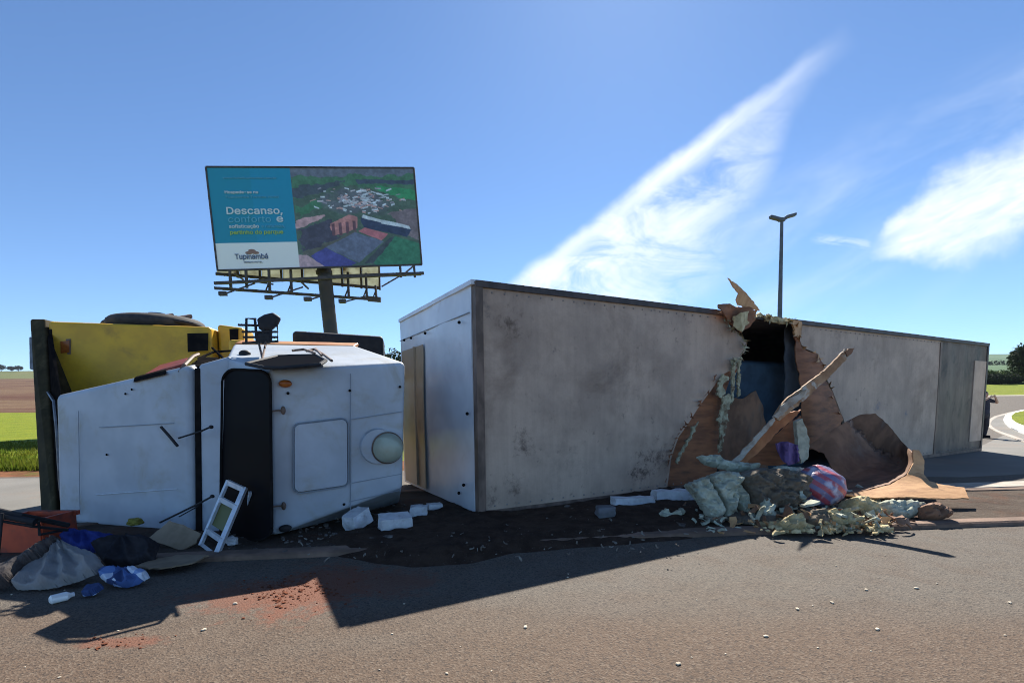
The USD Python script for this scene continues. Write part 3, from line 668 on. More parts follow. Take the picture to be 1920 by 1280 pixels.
# roof fittings
def rpanel(name, poly, o0, o1, m, r=6., lab=None):
    P = sg.Polygon(poly).buffer(-r).buffer(r, 6); c = list(P.exterior.coords)[:-1]
    top = [onr(x, y, o1) for x, y in np.array(sg.Polygon(c).buffer(-2.0).exterior.coords)]; bot = [onr(x, y, o0) for x, y in c]
    return cab.part(name, sharp(top + bot), m, label=lab)
hp = [(551, 795), (652, 783), (653, 910), (551, 925)]
hs_ = sg.Polygon(hp).buffer(-12).buffer(12, 6)
cab.part('hatch_seal', tube([onr(x, y, .006) for x, y in hs_.buffer(1.0).exterior.coords], .007, 6), CREASE)
rpanel('roof_hatch', hp, -.01, .022, WHITE, 12., 'rounded square hatch in the roof')
for pl in ([(658, 786), (755, 771)], [(657, 700), (657, 960)], [(660, 905), (752, 888)], [(655, 940), (752, 918)]):
    cab.part('roof_seam', tube([onr(*p, .001) for p in pl], .004, 6), CREASE)
vc = onr(708, 836, 0.0); vd_ = onr(724, 838, .0)
def disc(c, n, r, h, r2=None, seg=36):
    r2 = r if r2 is None else r2; a = np.cross(n, [0, 0, 1.]); a /= np.linalg.norm(a); b = np.cross(n, a); t = np.linspace(0, 2 * np.pi, seg, endpoint=False)
    f = lambda rr, o: [c + n * o + rr * (math.cos(x) * a + math.sin(x) * b) for x in t]
    return sharp(f(r, -.03) + f(r2, h))
vent = cab.part('roof_vent', disc(vc, NR, .19, .045, .178), WHITE, label='round roof vent with pale green dome')
dm = trimesh.creation.icosphere(3, 1.0); dv = dm.vertices.copy(); dv[:, 2] = np.maximum(dv[:, 2], -.3)
a_ = np.cross(NR, [0, 0, 1.]); a_ /= np.linalg.norm(a_); b_ = np.cross(NR, a_)
dv = vd_ + NR * .06 + dv[:, :1] * a_ * .156 + dv[:, 1:2] * b_ * .156 + dv[:, 2:3] * NR * .15
cab.part('dome', trimesh.Trimesh(dv, dm.faces, process=False), DOME, parent=vent, smooth=True)
cab.part('dome_seal', tube([vd_ + NR * .055 + .160 * (math.cos(x) * a_ + math.sin(x) * b_) for x in np.linspace(0, 2 * np.pi, 40)], .01, 6), POST, parent=vent)
def blob(c, n, r1, r2, h):
    s = trimesh.creation.icosphere(2, 1.0); a = np.cross(n, [0, 0, 1.]); a /= np.linalg.norm(a); b = np.cross(n, a); v = s.vertices
    return trimesh.Trimesh(c + v[:, :1] * a * r1 + v[:, 1:2] * b * r2 + v[:, 2:3] * n * h, s.faces, process=False)
for (px, py) in ((535, 719), (535, 990)):
    cab.part('marker_light', blob(onr(px, py, .01), NR, .058, .036, .03), AMBER if py < 900 else BLACK)
for (px, py) in ((531, 769), (532, 948)):
    p = onr(px, py, .03); cab.part('visor_bracket', cat([tube([onr(504, py + 2, .035), onr(520, py, .04), p], .009, 6), blob(p, NR, .022, .04, .02)]), POST)
for (px, py) in ((540, 737), (656, 732), (750, 725), (575, 905), (645, 945)):
    cab.part('screw', blob(onr(px, py, .0), NR, .014, .014, .008), DARK)
# right-hand side, now on top
NS = np.cross(R2_ - R1_, S2 - R1_); NS /= np.linalg.norm(NS); NS *= np.sign(NS[2])
OS = float(np.max((body_m.vertices - R1_) @ NS)) - .004
ons = lambda px, py, o=0.: onplane(px, py, R1_ + NS * (o + OS), NS)
cab.part('side_window', sheet([(462, 682), (520, 668), (592, 666), (609, 676), (600, 682), (525, 689), (495, 688)], lambda x, y: ons(x, y, .03), .02, 8), PANE)
cab.part('window_frame', tube([ons(x, y, .035) for x, y in ((462, 682), (520, 668), (592, 666), (611, 676), (600, 683), (525, 690), (495, 689), (462, 682))], .018, 6), BLACK)
cab.part('cab_stripe', hull([S1 + [0, 0, .02], S2 + [0, 0, .0], S2 + [.0, .16, .05], S1 + [0, .16, .07], S1 + [0, .0, -.1], S2 + [0, 0, -.1]], .02), ORANGES)
Q1, Q2 = at(432, 636, 6.3), at(566, 643, 6.6)
cab.part('lower_cab', hull([Q1, Q2, Q1 + BK * 0 - UP * .9, Q2 - UP * .9, [Q1[0], Q1[1], .1], [Q2[0], Q2[1], .1], Q1 * [1, 1, 0] - UP * .9 + [0, 0, .1], Q2 * [1, 1, 0] - UP * .9 + [0, 0, .1]], .05), YELLOW)
for seg_ in ([(548, 657), (570, 655), (590, 662)], [(575, 658), (592, 654), (603, 666)], [(590, 655), (606, 664), (622, 676)]):
    cab.part('side_pipe', tube([ons(x, y, .05) for x, y in seg_], .014, 6), POST)
# yellow wing, step boxes
def wbox(px0, py0, px1, py1, y0, y1, depth, zb, m, name, r=.04, lab=None):
    a, b = at(px0, py0, y0), at(px1, py1, y1)
    top = [a, b, b - UP * depth, a - UP * depth]; bot = [np.array([p[0], p[1], zb]) for p in top]
    return cab.part(name, hull(top + bot, r), m, label=lab)
wing = wbox(93, 603, 394, 613, 6.40, 6.98, .95, .05, YELLOW, 'wing', .045, 'yellow front wing standing upright')
cab.part('wing_seam', bar(at(335, 612, 6.86) + UP * .004, at(341, 690, 6.86) + UP * .004, .012), DARK)
FW = at(93, 603, 6.40); onf = lambda px, py, o=0.: onplane(px, py, FW + UP * o, UP)
fq = lambda pts, o0, o1: sharp([onf(*p, o) for p in pts for o in (o0, o1)])
cab.part('wing_vent', fq([(351, 625), (391, 624), (390, 657), (352, 660)], -.02, .008), DARK, label='square black opening in the yellow wing')
cab.part('indicator', fq([(113, 640), (130, 638), (130, 660), (114, 662)], -.01, .03), AMBER)
cab.part('indicator_bezel', fq([(109, 636), (133, 635), (133, 664), (110, 665)], -.01, .012), POST)
cab.part('wing_lip', tube([onf(x, y, .02) for x, y in ((95, 617), (100, 700), (108, 742))], .02, 6), DARK)
box2 = wbox(413, 608, 452, 613, 7.2, 7.3, .5, .05, YELLOW, 'step_box', .04)
SB = at(413, 612, 7.2); cab.part('step_recess', sharp([onplane(x, y, SB + UP * o, UP) for x, y in ((417, 617), (447, 616), (447, 648), (418, 651)) for o in (-.02, .012)]), DARK)
# red and dark gap between bonnet and wing
cab.part('inner_wing', sharp([at(272, 701, 5.6), at(345, 681, 5.45), at(352, 670, 5.9), at(300, 684, 6.1), at(274, 712, 5.6), at(346, 695, 5.5)]), RED)
cab.part('bonnet_vent', sharp([onb(250, 716, .012), onb(312, 701, .012), onb(311, 694, -.02), onb(252, 708, -.02), at(310, 692, 5.45), at(256, 705, 5.5), onb(312, 701, -.08), onb(250, 716, -.08)]), DARK)
cab.part('hinge', tube([at(336, 698, 5.02), at(346, 684, 5.05), at(362, 668, 5.25), at(372, 664, 5.4)], .018, 6), POST)
cab.part('cowl_opening', sharp([at(366, 686, 5.1), at(418, 682, 5.15), at(408, 670, 5.5), at(372, 668, 5.5), at(366, 700, 5.2), at(418, 700, 5.2)]), DARK)
# grille and bumper at the nose
G1, G2, G3, G4 = at(62, 598, 6.42), at(82, 598, 6.42), at(106, 985, 5.40), at(84, 972, 5.52)
cab.part('grille_frame', hull([G1, G2, G3, G4, G1 - UP * .5, G2 - UP * .5, G3 - UP * .5, G4 - UP * .6], .03), OLIVE)
cab.part('grille', sharp([at(84, 610, 6.5), at(96, 612, 6.5), at(108, 735, 5.9), at(116, 745, 5.55), at(124, 978, 5.50), at(104, 975, 5.55), at(90, 640, 6.3), at(122, 900, 6.4)]), DARK)
cab.part('grille_trim', tube([at(90, 735, 6.0), at(101, 752, 5.62), at(106, 800, 5.52), at(112, 900, 5.48), at(120, 975, 5.42)], .016, 6), METAL)
cab.part('bumper_corner', hull([at(57, 632, 6.5), at(64, 632, 6.5), at(64, 694, 6.45), at(58, 692, 6.45), at(57, 632, 6.8), at(64, 694, 6.75)], .012), METAL)
# wheel on top, horizontal now
wc = at(295, 607, 7.35); wz = wc[2]
ty = trimesh.creation.torus(.45, .16, major_sections=48, minor_sections=14); ty.vertices[:, 2] *= .62; ty.apply_translation([wc[0], wc[1], wz - .02]); wp = cab.part('wheel', ty, RUBBER, smooth=True)
hb = trimesh.creation.cylinder(.29, .2, sections=28); hb.apply_translation([wc[0], wc[1], wz - .03]); cab.part('rim', hb, RIM, parent=wp)
hb = trimesh.creation.cylinder(.11, .3, sections=20); hb.apply_translation([wc[0], wc[1], wz + .0]); cab.part('hub', hb, METAL, parent=wp)
for k in range(8):
    nb = trimesh.creation.cylinder(.018, .06, sections=8); nb.apply_translation([wc[0] + .17 * math.cos(k * .785), wc[1] + .17 * math.sin(k * .785), wz + .09]); cab.part('wheel_nut', nb, METAL, parent=wp)
th_ = np.linspace(math.pi * 1.02, math.pi * 1.98, 30)
cab.part('wheel_arch', tube([np.array([wc[0] + .72 * math.cos(x), wc[1] + .45 * math.sin(x), wz - .09 + .1 * abs(math.sin(x))]) for x in th_], .032, 8), BLACK)
for (px, py, y) in ((270, 596, 7.1), (292, 600, 7.0), (305, 598, 7.0)):
    q_ = at(px, py + 3, y); cab.part('suspension_rod', tube([q_, q_ + [.18, .35, .12]], .03, 8), POST)
for pts in ([(398, 652, 6.2), (415, 668, 5.8), (436, 688, 5.25)], [(372, 672, 5.6), (400, 660, 6.0), (452, 656, 6.1)], [(352, 690, 5.4), (372, 676, 5.6), (398, 684, 5.4)]):
    cab.part('hose', tube([at(*p) for p in pts], .014, 6), DARK)
# mirror
mir = cab.part('mirror_bracket', cat([tube([ons(x, y, 0)] + [at(X_, Y_, 5.25)], .011, 6) for x, y, X_, Y_ in ((494, 680, 485, 642), (490, 682, 499, 640))]), POST)
fr_ = lambda px, py, y=5.25: at(px, py, y)
for pts in ([(462, 645), (462, 597), (480, 598)], [(447, 609), (520, 611), (521, 640), (455, 643)], [(454, 622), (521, 622)], [(456, 632), (521, 632)], [(478, 598), (482, 645)], [(508, 611), (508, 640)], [(494, 600), (494, 645)]):
    cab.part('mirror_tube', tube([fr_(*p) for p in pts], .013, 6), BLACK, parent=mir)
cab.part('lower_mirror', hull([fr_(482, 625), fr_(508, 625), fr_(508, 642), fr_(482, 643), fr_(482, 625, 5.35), fr_(508, 642, 5.35)], .02), BLACK, parent=mir)
cab.part('mirror_housing', hull([fr_(481, 600), fr_(496, 589), fr_(515, 588), fr_(525, 596), fr_(521, 606), fr_(508, 619), fr_(486, 618), fr_(486, 604, 5.42), fr_(508, 594, 5.45), fr_(516, 602, 5.45), fr_(494, 615, 5.4)], .035), BLACK, parent=mir)
cab.part('mirror_foot', blob(at(459, 663, 5.3), NS, .06, .045, .04), BLACK, parent=mir)
# fuel tank / exhaust box behind the cab
T1, T2 = at(548, 624, 7.3), at(719, 634, 7.75)
tk = cab.part('fuel_tank', hull([T1, T2, T1 - UP * .6, T2 - UP * .6, T1 - [0, 0, .55], T2 - [0, 0, .55], T1 - UP * .6 - [0, 0, .55], T2 - UP * .6 - [0, 0, .55]], .06), BLACK)
cab.part('tank_end', blob(at(562, 626, 7.25), np.array([0, 0, 1.]), .13, .2, .06), BLACK, parent=tk)
for px in (608, 700):
    f_ = (px - 548) / 171; p = T1 + (T2 - T1) * f_ ; cab.part('tank_strap', sharp([p + BK * i + UP * j + [0, 0, k] for i in (-.03, .03) for j in (.008, -.6) for k in (.008, -.5)]), RAIL, parent=tk)
cab.part('filler_cap', blob(T1 + (T2 - T1) * .69 + UP * -.05, np.array([0, 0, 1.]), .08, .08, .06), BLACK, parent=tk)
cab.part('chassis_frame', sharp([at(560, 760, 6.9) * [1, 1, 0] + [0, 0, z] + BK * a - UP * b for z in (.8, 1.6) for a in (-1.0, 1.25) for b in (.15, .5)]), DARK)
# wipers and creases
cab.part('wiper', cat([tube([onb(397, 799, .10), onb(377, 808, .12), onb(335, 821, .10)], .009, 6), tube([onb(302, 800, .09), onb(318, 818, .10), onb(333, 836, .09)], .014, 6), blob(onb(396, 800, .1), NB, .022, .018, .02)]), BLACK)
cab.part('wiper', cat([tube([onb(400, 929, .10), onb(370, 945, .13), onb(300, 979, .10)], .010, 6), tube([onb(372, 948, .10), onb(336, 968, .10)], .006, 6), blob(onb(398, 930, .1), NB, .022, .018, .02)]), BLACK)
cab.part('bonnet_crease', tube([onb(186, 801, -.001), onb(326, 793, -.001)], .004, 6), CREASE)
cab.part('bonnet_crease', tube([onb(180, 927, .0), onb(332, 916, .0)], .005, 6), ALU)
cab.part('bonnet_crease', tube([onb(147, 770, -.001), onb(150, 965, -.001)], .003, 6), CREASE)
for (px, py) in ((235, 738), (200, 852), (247, 730)):
    cab.part('stone_chip', blob(onb(px, py, 0), NB, .014, .012, .006), DARK)

# ------------------------------------------------------------------ billboard
bb = Thing('billboard', 'large hotel billboard on a single steel post behind the lorry cab', 'billboard', at(618, 790, 32.0) * [1, 1, 0])
BY0, BY1 = 30.6, 32.4
BC = [at(386, 313, BY0), at(776, 315, BY1), at(791, 496, BY1), at(408, 507, BY0)]
BN = np.cross(BC[1] - BC[0], BC[3] - BC[0]); BN /= np.linalg.norm(BN); BN *= -np.sign(BN[1])
def bpt(a, b, o=0.):
    t_ = BC[0] * (1 - a) + BC[1] * a; l_ = BC[3] * (1 - a) + BC[2] * a; return t_ * (1 - b) + l_ * b + BN * o
wref = np.array(lin((112, 132, 165)))
def alb(c): return np.clip(np.array(lin(c)) / wref * .74, .004, .9)
NU, NV = 460, 260
ua, vb = np.meshgrid(np.linspace(0, 1, NU), np.linspace(0, 1, NV)); ua, vb = ua.ravel(), vb.ravel()
colr = np.tile(alb((48, 72, 72)), (ua.size, 1)); SP = .388
pa = (ua - SP) / (1 - SP); inph = pa > 0
def fillp(poly, c, jit=0.):
    m_ = shapely.contains_xy(sg.Polygon(poly), pa + jit * (nz2 - .5), vb + jit * (nz1 - .5)) & inph; colr[m_] = alb(c)
Pn = np.stack([pa * 9, vb * 9, 0 * pa], 1); nz1 = meshkit.fbm(Pn * 1.4, 4, 1); nz2 = meshkit.fbm(Pn * 3.1, 4, 8); nz3 = meshkit.noise(np.stack([pa * 120, vb * 80, 0 * pa], 1), 5)
fillp([(0, 0), (1, 0), (1, .09), (0, .09)], (62, 76, 106), .03)
fillp([(0, .09), (1, .06), (1, .32), (.7, .25), (.4, .15), (0, .32)], (42, 84, 72), .1)
fillp([(0, .2), (.45, .12), (.2, .26), (0, .3)], (44, 58, 80), .1)
fillp([(.68, .19), (1, .22), (1, .34), (.72, .26)], (26, 106, 76), .06)
fillp([(.5, .12), (1, .12), (1, .17), (.55, .17)], (40, 55, 85), .06)
fillp([(0, .4), (.25, .3), (.32, .33), (.05, .5)], (38, 88, 72), .08)
town = (((pa - .52) / .30) ** 2 + ((vb - .34) / .13) ** 2 + (nz1 - .5) * 1.2 < 1) & inph
ed_ = np.clip(1.6 * (1 - (((pa - .52) / .32) ** 2 + ((vb - .34) / .145) ** 2 + (nz1 - .5) * 1.6)), 0, 1)[:, None]; colr = np.where(inph[:, None], colr * (1 - ed_) + alb((58, 70, 92)) * ed_, colr)
rt_ = np.random.default_rng(31)
for _ in range(150):
    ca_, cb_ = .52 + .15 * rt_.normal(), .34 + .062 * rt_.normal(); w_, h_ = rt_.uniform(.008, .026), rt_.uniform(.008, .02); sk_ = rt_.uniform(-.5, .5)
    if cb_ > .46 or cb_ < .19: continue
    fillp([(ca_ - w_, cb_ - h_ * .5 - sk_ * w_), (ca_ + w_, cb_ - h_ * .5 + sk_ * w_), (ca_ + w_, cb_ + h_ * .5 + sk_ * w_), (ca_ - w_, cb_ + h_ * .5 - sk_ * w_)], [(150, 160, 190), (118, 128, 160), (92, 100, 132), (140, 104, 116), (170, 178, 202)][rt_.integers(5)])
fillp([(.76, .46), (1, .40), (1, .75), (.86, .66)], (78, 76, 96), .05)
fillp([(0, .52), (.24, .47), (.22, .51), (0, .62)], (124, 104, 126), .05)
fillp([(.03, .62), (.28, .52), (.35, .7), (.05, .85)], (44, 48, 76), .1)
fillp([(.27, .57), (.44, .47), (.5, .50), (.49, .62), (.3, .68)], (150, 86, 96), .03)
dk = inph & (pa > .27) & (pa < .49) & (vb > .56 - (pa - .3) * .15) & (vb < .68) & (np.sin(pa * 110) > .2); colr[dk] = alb((70, 50, 70))
fillp([(.52, .50), (.72, .55), (.94, .63), (.9, .71), (.55, .61)], (28, 42, 80), .02)
fillp([(.55, .475), (.72, .535), (.70, .56), (.53, .505)], (162, 177, 206), .01)
fillp([(.70, .525), (.92, .595), (.93, .63), (.69, .565)], (150, 165, 198), .01)
fillp([(.04, .85), (.45, .64), (.5, .67), (.2, .82), (.1, .9)], (58, 66, 70), .05)
fillp([(.50, .645), (.55, .605), (.74, .675), (.68, .74)], (168, 72, 92), .01)
fillp([(.22, .80), (.47, .65), (.70, .75), (.48, .96)], (62, 76, 116), .01)
fillp([(.10, .88), (.22, .80), (.46, .96), (.40, 1), (.18, 1)], (42, 46, 132), .01)
fillp([(0, .87), (.07, .87), (.21, 1), (0, 1)], (142, 110, 138), .01)
fillp([(.62, 1), (.60, .96), (.80, .70), (1, .78), (1, 1)], (28, 88, 76), .02)
fillp([(.52, .97), (.74, .72), (.8, .7), (.6, .97)], (40, 52, 70), .02)
colr[inph] = colr[inph] * .8 + .2 * colr[inph].mean(1, keepdims=True) * np.array([.8, .95, 1.3]); colr[inph] *= (.46 + .62 * nz2[inph] * (.75 + .5 * nz3[inph]))[:, None]
lf = ~inph; colr[lf & (vb <= .735)] = alb((2, 82, 130)); colr[lf & (vb > .735)] = alb((122, 140, 172)); colr[lf & (vb <= .735) & (ua < .2)] *= [1, .95, .88]
V_ = np.array([bpt(a, b, .0) for a, b in zip(ua, vb)])
ix = np.arange(NU * NV).reshape(NV, NU); Fq = np.stack([ix[:-1, :-1].ravel(), ix[1:, :-1].ravel(), ix[1:, 1:].ravel(), ix[:-1, 1:].ravel()], 1)
q = G(); ca = q.node('attribute', 'color', attribute='printcolor')
PRINT = usdkit.material(stage, '/World/Looks/billboard_print', q.n, q.l + [], surface=q.node('principled_bsdf', 'BSDF', base_color=ca, roughness=.5)) if False else None
q = G(); ca = q.node('attribute', 'color', attribute='printcolor'); pb = q.node('principled_bsdf', 'BSDF', base_color=ca, roughness=.5)
PRINT = usdkit.material(stage, '/World/Looks/billboard_print', q.n, q.l, surface=pb)
pth = bb.path + '/printed_face'
pm = usdkit.mesh(stage, pth, (V_ - bb.loc, Fq), PRINT, smooth=True)
UsdGeom.PrimvarsAPI(pm).CreatePrimvar('printcolor', Sdf.ValueTypeNames.Color3fArray, 'vertex').Set(Vt.Vec3fArray.FromNumpy(colr.astype(np.float32)))
pm.GetPrim().SetCustomDataByKey('label', 'printed face with teal lettering panel and an aerial view of a resort')
bb.part('back_panel', sharp([bpt(a, b, o) for a in (0, 1) for b in (0, 1) for o in (-.03, -.22)]), RAIL)
for (a0, b0, a1, b1) in ((0, 0, 1, 0), (0, 1, 1, 1), (0, 0, 0, 1), (1, 0, 1, 1)):
    bb.part('face_frame', bar(bpt(a0, b0, -.02), bpt(a1, b1, -.02), .10), RAIL)
ex, ey = (BC[1] - BC[0]), (BC[0] - BC[3]); WB, HB = np.linalg.norm(ex), np.linalg.norm(ey); ex = ex / WB; ey = ey / HB
TXW = mat('print_white', (.62, .66, .68), rough=.5); TXT = mat('print_pale_teal', (.12, .42, .56), rough=.5); TXY = mat('print_yellow_green', (.36, .50, .10), rough=.5); TXD = mat('print_dark', (.10, .13, .22), rough=.5); TXO = mat('print_brown', (.30, .16, .12), rough=.5)
def words(txt, a, b, hgt, wid, m, bold=False):
    """lettering with its baseline at (a, b) of the face, hgt and wid as shares of it"""
    t_ = meshkit.text_mesh(txt, 1.0, .02, bold); v = t_.vertices.copy(); x = (v[:, 0] - v[:, 0].min()) / np.ptp(v[:, 0]) * wid * WB; y = v[:, 1] * hgt * HB
    P = bpt(a, b, .012) + np.outer(x, ex) + np.outer(y, ey) + np.outer(v[:, 2], BN)
    cs_ = sorted((c for c in trimesh.graph.connected_components(t_.edges, nodes=np.arange(len(v)))), key=lambda c: v[c, 0].min())
    grp, last = [[]], None
    for c in cs_:
        if last is not None and v[c, 0].min() - last > .26: grp.append([])
        grp[-1] += list(c); last = max(last or -9, v[c, 0].max())
    for ids in grp:
        msk = np.zeros(len(v), bool); msk[ids] = True; fc_ = t_.faces[msk[t_.faces].all(1)]; re_ = np.cumsum(msk) - 1
        bb.part('lettering', trimesh.Trimesh(P[msk], re_[fc_], process=False), m, smooth=False, kind='stuff')
words('www.hoteltupinamba.com.br', .072, .115, .020, .25, TXT)
words('Hospede-se no', .074, .255, .026, .155, TXW, True)
words('Tupinambá Termas Hotel', .074, .300, .024, .25, TXT)
words('Descanso,', .072, .455, .066, .262, TXW, True)
words('conforto', .076, .535, .060, .20, TXT)
words('e', .302, .535, .066, .032, TXW, True)
words('sofisticação', .076, .590, .032, .14, TXW, True)
words('e natureza,', .228, .590, .030, .11, TXT)
words('pertinho do parque', .078, .650, .036, .25, TXY, True)
words('Tupinambá', .088, .895, .050, .155, TXD, True)
words('TERMAS HOTEL', .125, .935, .014, .09, TXD)
for k, (a, b) in enumerate(((.150, .835), (.165, .815), (.180, .835))):
    bb.part('logo_leaf', blob(bpt(a + .005, b, .01), BN, .22, .09, .01), TXO)
# second face, set back to the right behind the first, and its bare back
E0, E1 = at(405, 512, 31.2), at(713, 539, 35.2); Hh = BC[0][2] - BC[3][2]
BACKP = mat('bare_panel_back', (.60, .62, .54), (.48, .48, .40), rough=.7, transl=.65, scale=1.5, dirt=(.16, .11, .06), dscale=.8, dlo=.5, dhi=.7)
for k in range(8):
    a = E0 + (E1 - E0) * (k + .03) / 8; b = E0 + (E1 - E0) * (k + .97) / 8
    bb.part('rear_face_panel', sharp([p + [0, o, z] for p in (a, b) for o in (0, .06) for z in (0, Hh * .97)]), BACKP)
    p = E0 + (E1 - E0) * (k + 1) / 8; bb.part('rear_face_post', bar(p + [0, -.12, -.2], p + [0, -.12, Hh * .95], .11), RAIL)
bb.part('rear_face_edge', bar(E0 + [0, -.05, -.05], E1 + [0, -.05, -.05], .16), RAIL)
for (p0, p1, y0, y1, w) in (((402, 531), (795, 512), BY0 - .9, BY1 - .9, .16), ((402, 540), (714, 562), BY0 + 0, 33.9, .16), ((690, 560), (714, 562), 33.7, 33.8, .3), ((598, 520), (790, 513), 32.0, 32.6, .2)):
    bb.part('catwalk_beam', bar(at(*p0, y0), at(*p1, y1), w), RAIL)
for (px, y0, y1, d) in ((431, 508, 540, 30.2), (461, 506, 540, 30.4), (504, 506, 546, 31), (545, 505, 549, 31.5), (652, 510, 558, 33), (686, 512, 560, 33.6), (704, 535, 562, 33.8), (750, 497, 520, 32), (776, 496, 520, 32.2)):
    bb.part('hanger', bar(at(px, y0, d), at(px + 2, y1, d), .13), RAIL)
    if px > 500 and px < 720: bb.part('hanger_brace', bar(at(px - 6, y1, d), at(px + 1, y1 - 18, d), .07), RAIL)
for (p0, p1, d) in (((418, 552), (478, 531), 29.0), ((504, 559), (568, 538), 29.8), ((577, 563), (602, 555), 30.4), ((642, 567), (690, 554), 31.4), ((716, 537), (752, 516), 32.4), ((440, 513), (456, 524), 30), ((562, 526), (578, 541), 31), ((752, 518), (776, 498), 32.2), ((480, 528), (512, 533), 30.6)):
    bb.part('lamp_arm', bar(at(*p0, d), at(*p1, d + 1.2), .085), RAIL)
for (p, d) in (((418, 551), 29.0), ((504, 558), 29.8), ((577, 561), 30.4), ((642, 565), 31.4)):
    c = at(*p, d); bb.part('floodlight', hull([c + [i, j, k] for i in (-.22, .22) for j in (-.1, .1) for k in (-.09, .12)], .03), RAIL)
ptop, pbot = at(607, 500, 32.6), at(622, 640, 32.6); dirp = (pbot - ptop); pb_ = ptop + dirp * (ptop[2] + .3) / (ptop[2] - pbot[2])
POSTM = mat('rusty_billboard_post', (.05, .045, .045), (.075, .055, .04), rough=.6, scale=1.2, metal=.3, dirt=(.12, .06, .025), dscale=.8, dlo=.55, dhi=.75)
bb.part('post', tube([ptop + [0, 0, 1.5], ptop, (ptop + pb_) / 2, pb_], .44, 28), POSTM)
bb.part('post_collar', tube([at(607.5, 508, 32.6), at(608, 514, 32.6)], .50, 28), POSTM)

# ------------------------------------------------------------------ lamp post
lb = at(1461, 700, 30.0); lb[2] = zxy(lb[0], lb[1]); lt = at(1466, 411, 30.0)
LAMPM = mat('galvanised_post', (.13, .13, .135), (.09, .09, .095), rough=.5, metal=.5, scale=3)
lp = Thing('street_lamp', 'tall grey street lamp with two heads rising behind the trailer', 'street lamp', lb)
lp.part('pole', tube([lb - [0, 0, .2], lb * .5 + lt * .5, lt], [.16, .13, .085], 16), LAMPM)
lp.part('pole_base', tube([lb - [0, 0, .2], lb + [0, 0, .5]], .22, 16), LAMPM)
for s, (px, py) in ((-1, (1453, 409)), (1, (1482, 405))):
    e = at(px, py, 30.0); lp.part('arm', tube([lt + [0, 0, -.1], (lt + e) / 2 + [0, 0, -.06], e], .05, 8), LAMPM)
    hd = hull([e + [i * .30, j * .13, k * .06 + s * i * .08] for i in (-1, 1) for j in (-1, 1) for k in (-1, 1)], .03); lp.part('lamp_head', hd, LAMPM)
lp.part('cap', hull([lt + [i, j, k] for i in (-.16, .16) for j in (-.12, .12) for k in (-.12, .05)], .03), LAMPM)

# ------------------------------------------------------------------ debris by the hole
def gd(px, py, z=.035): return ground(px, py, z)
def chunk(px, py, size, label, m=FOAM, seed=0, amp=.3, rot=0., name='foam_chunk', c='foam chunk', lift=0., boxy=.35, group=None, freq=1.8):
    p = gd(px, py) + [0, 0, lift]; return single(name, lump(p, size, seed, amp, freq, rot, boxy), m, label, c, group)
# big curled plywood sheet: flat on the ground in front, swept up behind
Aq = [gd(1588, 930, .07), gd(1815, 934, .09)]
def curl(a, b):
    """a 0..1 left to right, b 0..1 from the front edge to the top"""
    base = Aq[0] * (1 - a) + Aq[1] * a
    fl = .30 + .5 * a; n = np.array([-.25, .97, 0.])
    t_ = b * (1.55 + .15 * math.sin(a * 3))
    if t_ < fl: p = base + n * t_ + [0, 0, .03 * math.sin(t_ * 4)]
    else:
        r_ = .62; ph = min((t_ - fl) / r_, 2.0); p = base + n * (fl + r_ * math.sin(ph)) + [-.35 * ph * .5, 0, r_ * (1 - math.cos(ph))]
    return p
def curl_px(px, py): return None
cs = Thing('curled_plywood_sheet', 'large brown plywood sheet curled up beside the hole, sunlit foot on the ground', 'plywood sheet', (Aq[0] + Aq[1]) / 2 * [1, 1, 0])
YF = lambda py: float(np.interp(py, [840, 870, 890, 905, 920, 936], [6.16, 6.10, 6.00, 5.85, 5.65, 5.48]))
SEAM = sg.LineString([(1588, 927), (1630, 918), (1668, 908), (1700, 890), (1712, 868), (1711, 848)])
def stand(px, py):
    d = SEAM.distance(sg.Point(px, py)); q_ = SEAM.interpolate(SEAM.project(sg.Point(px, py)))
    return at(px, py, YF(q_.y) + 1.15 * (1 - math.exp(-d / 9.)) + .003 * d + .05 * math.sin(px * .045 + py * .02) * min(1, d / 20.))
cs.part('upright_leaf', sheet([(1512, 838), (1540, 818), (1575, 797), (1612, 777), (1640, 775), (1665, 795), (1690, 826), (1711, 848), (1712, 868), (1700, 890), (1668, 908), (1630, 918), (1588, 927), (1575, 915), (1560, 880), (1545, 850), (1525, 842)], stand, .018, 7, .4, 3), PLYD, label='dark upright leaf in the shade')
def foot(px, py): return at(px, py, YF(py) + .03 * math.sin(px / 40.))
cs.part('flat_leaf', sheet([(1586, 928), (1630, 919), (1668, 909), (1700, 891), (1712, 868), (1711, 843), (1722, 843), (1732, 862), (1731, 890), (1742, 902), (1762, 908), (1808, 915), (1816, 934), (1770, 935), (1700, 932), (1640, 934)], foot, .016, 6, .4, 4), PLYL, label='pale sunlit leaf lying flat')
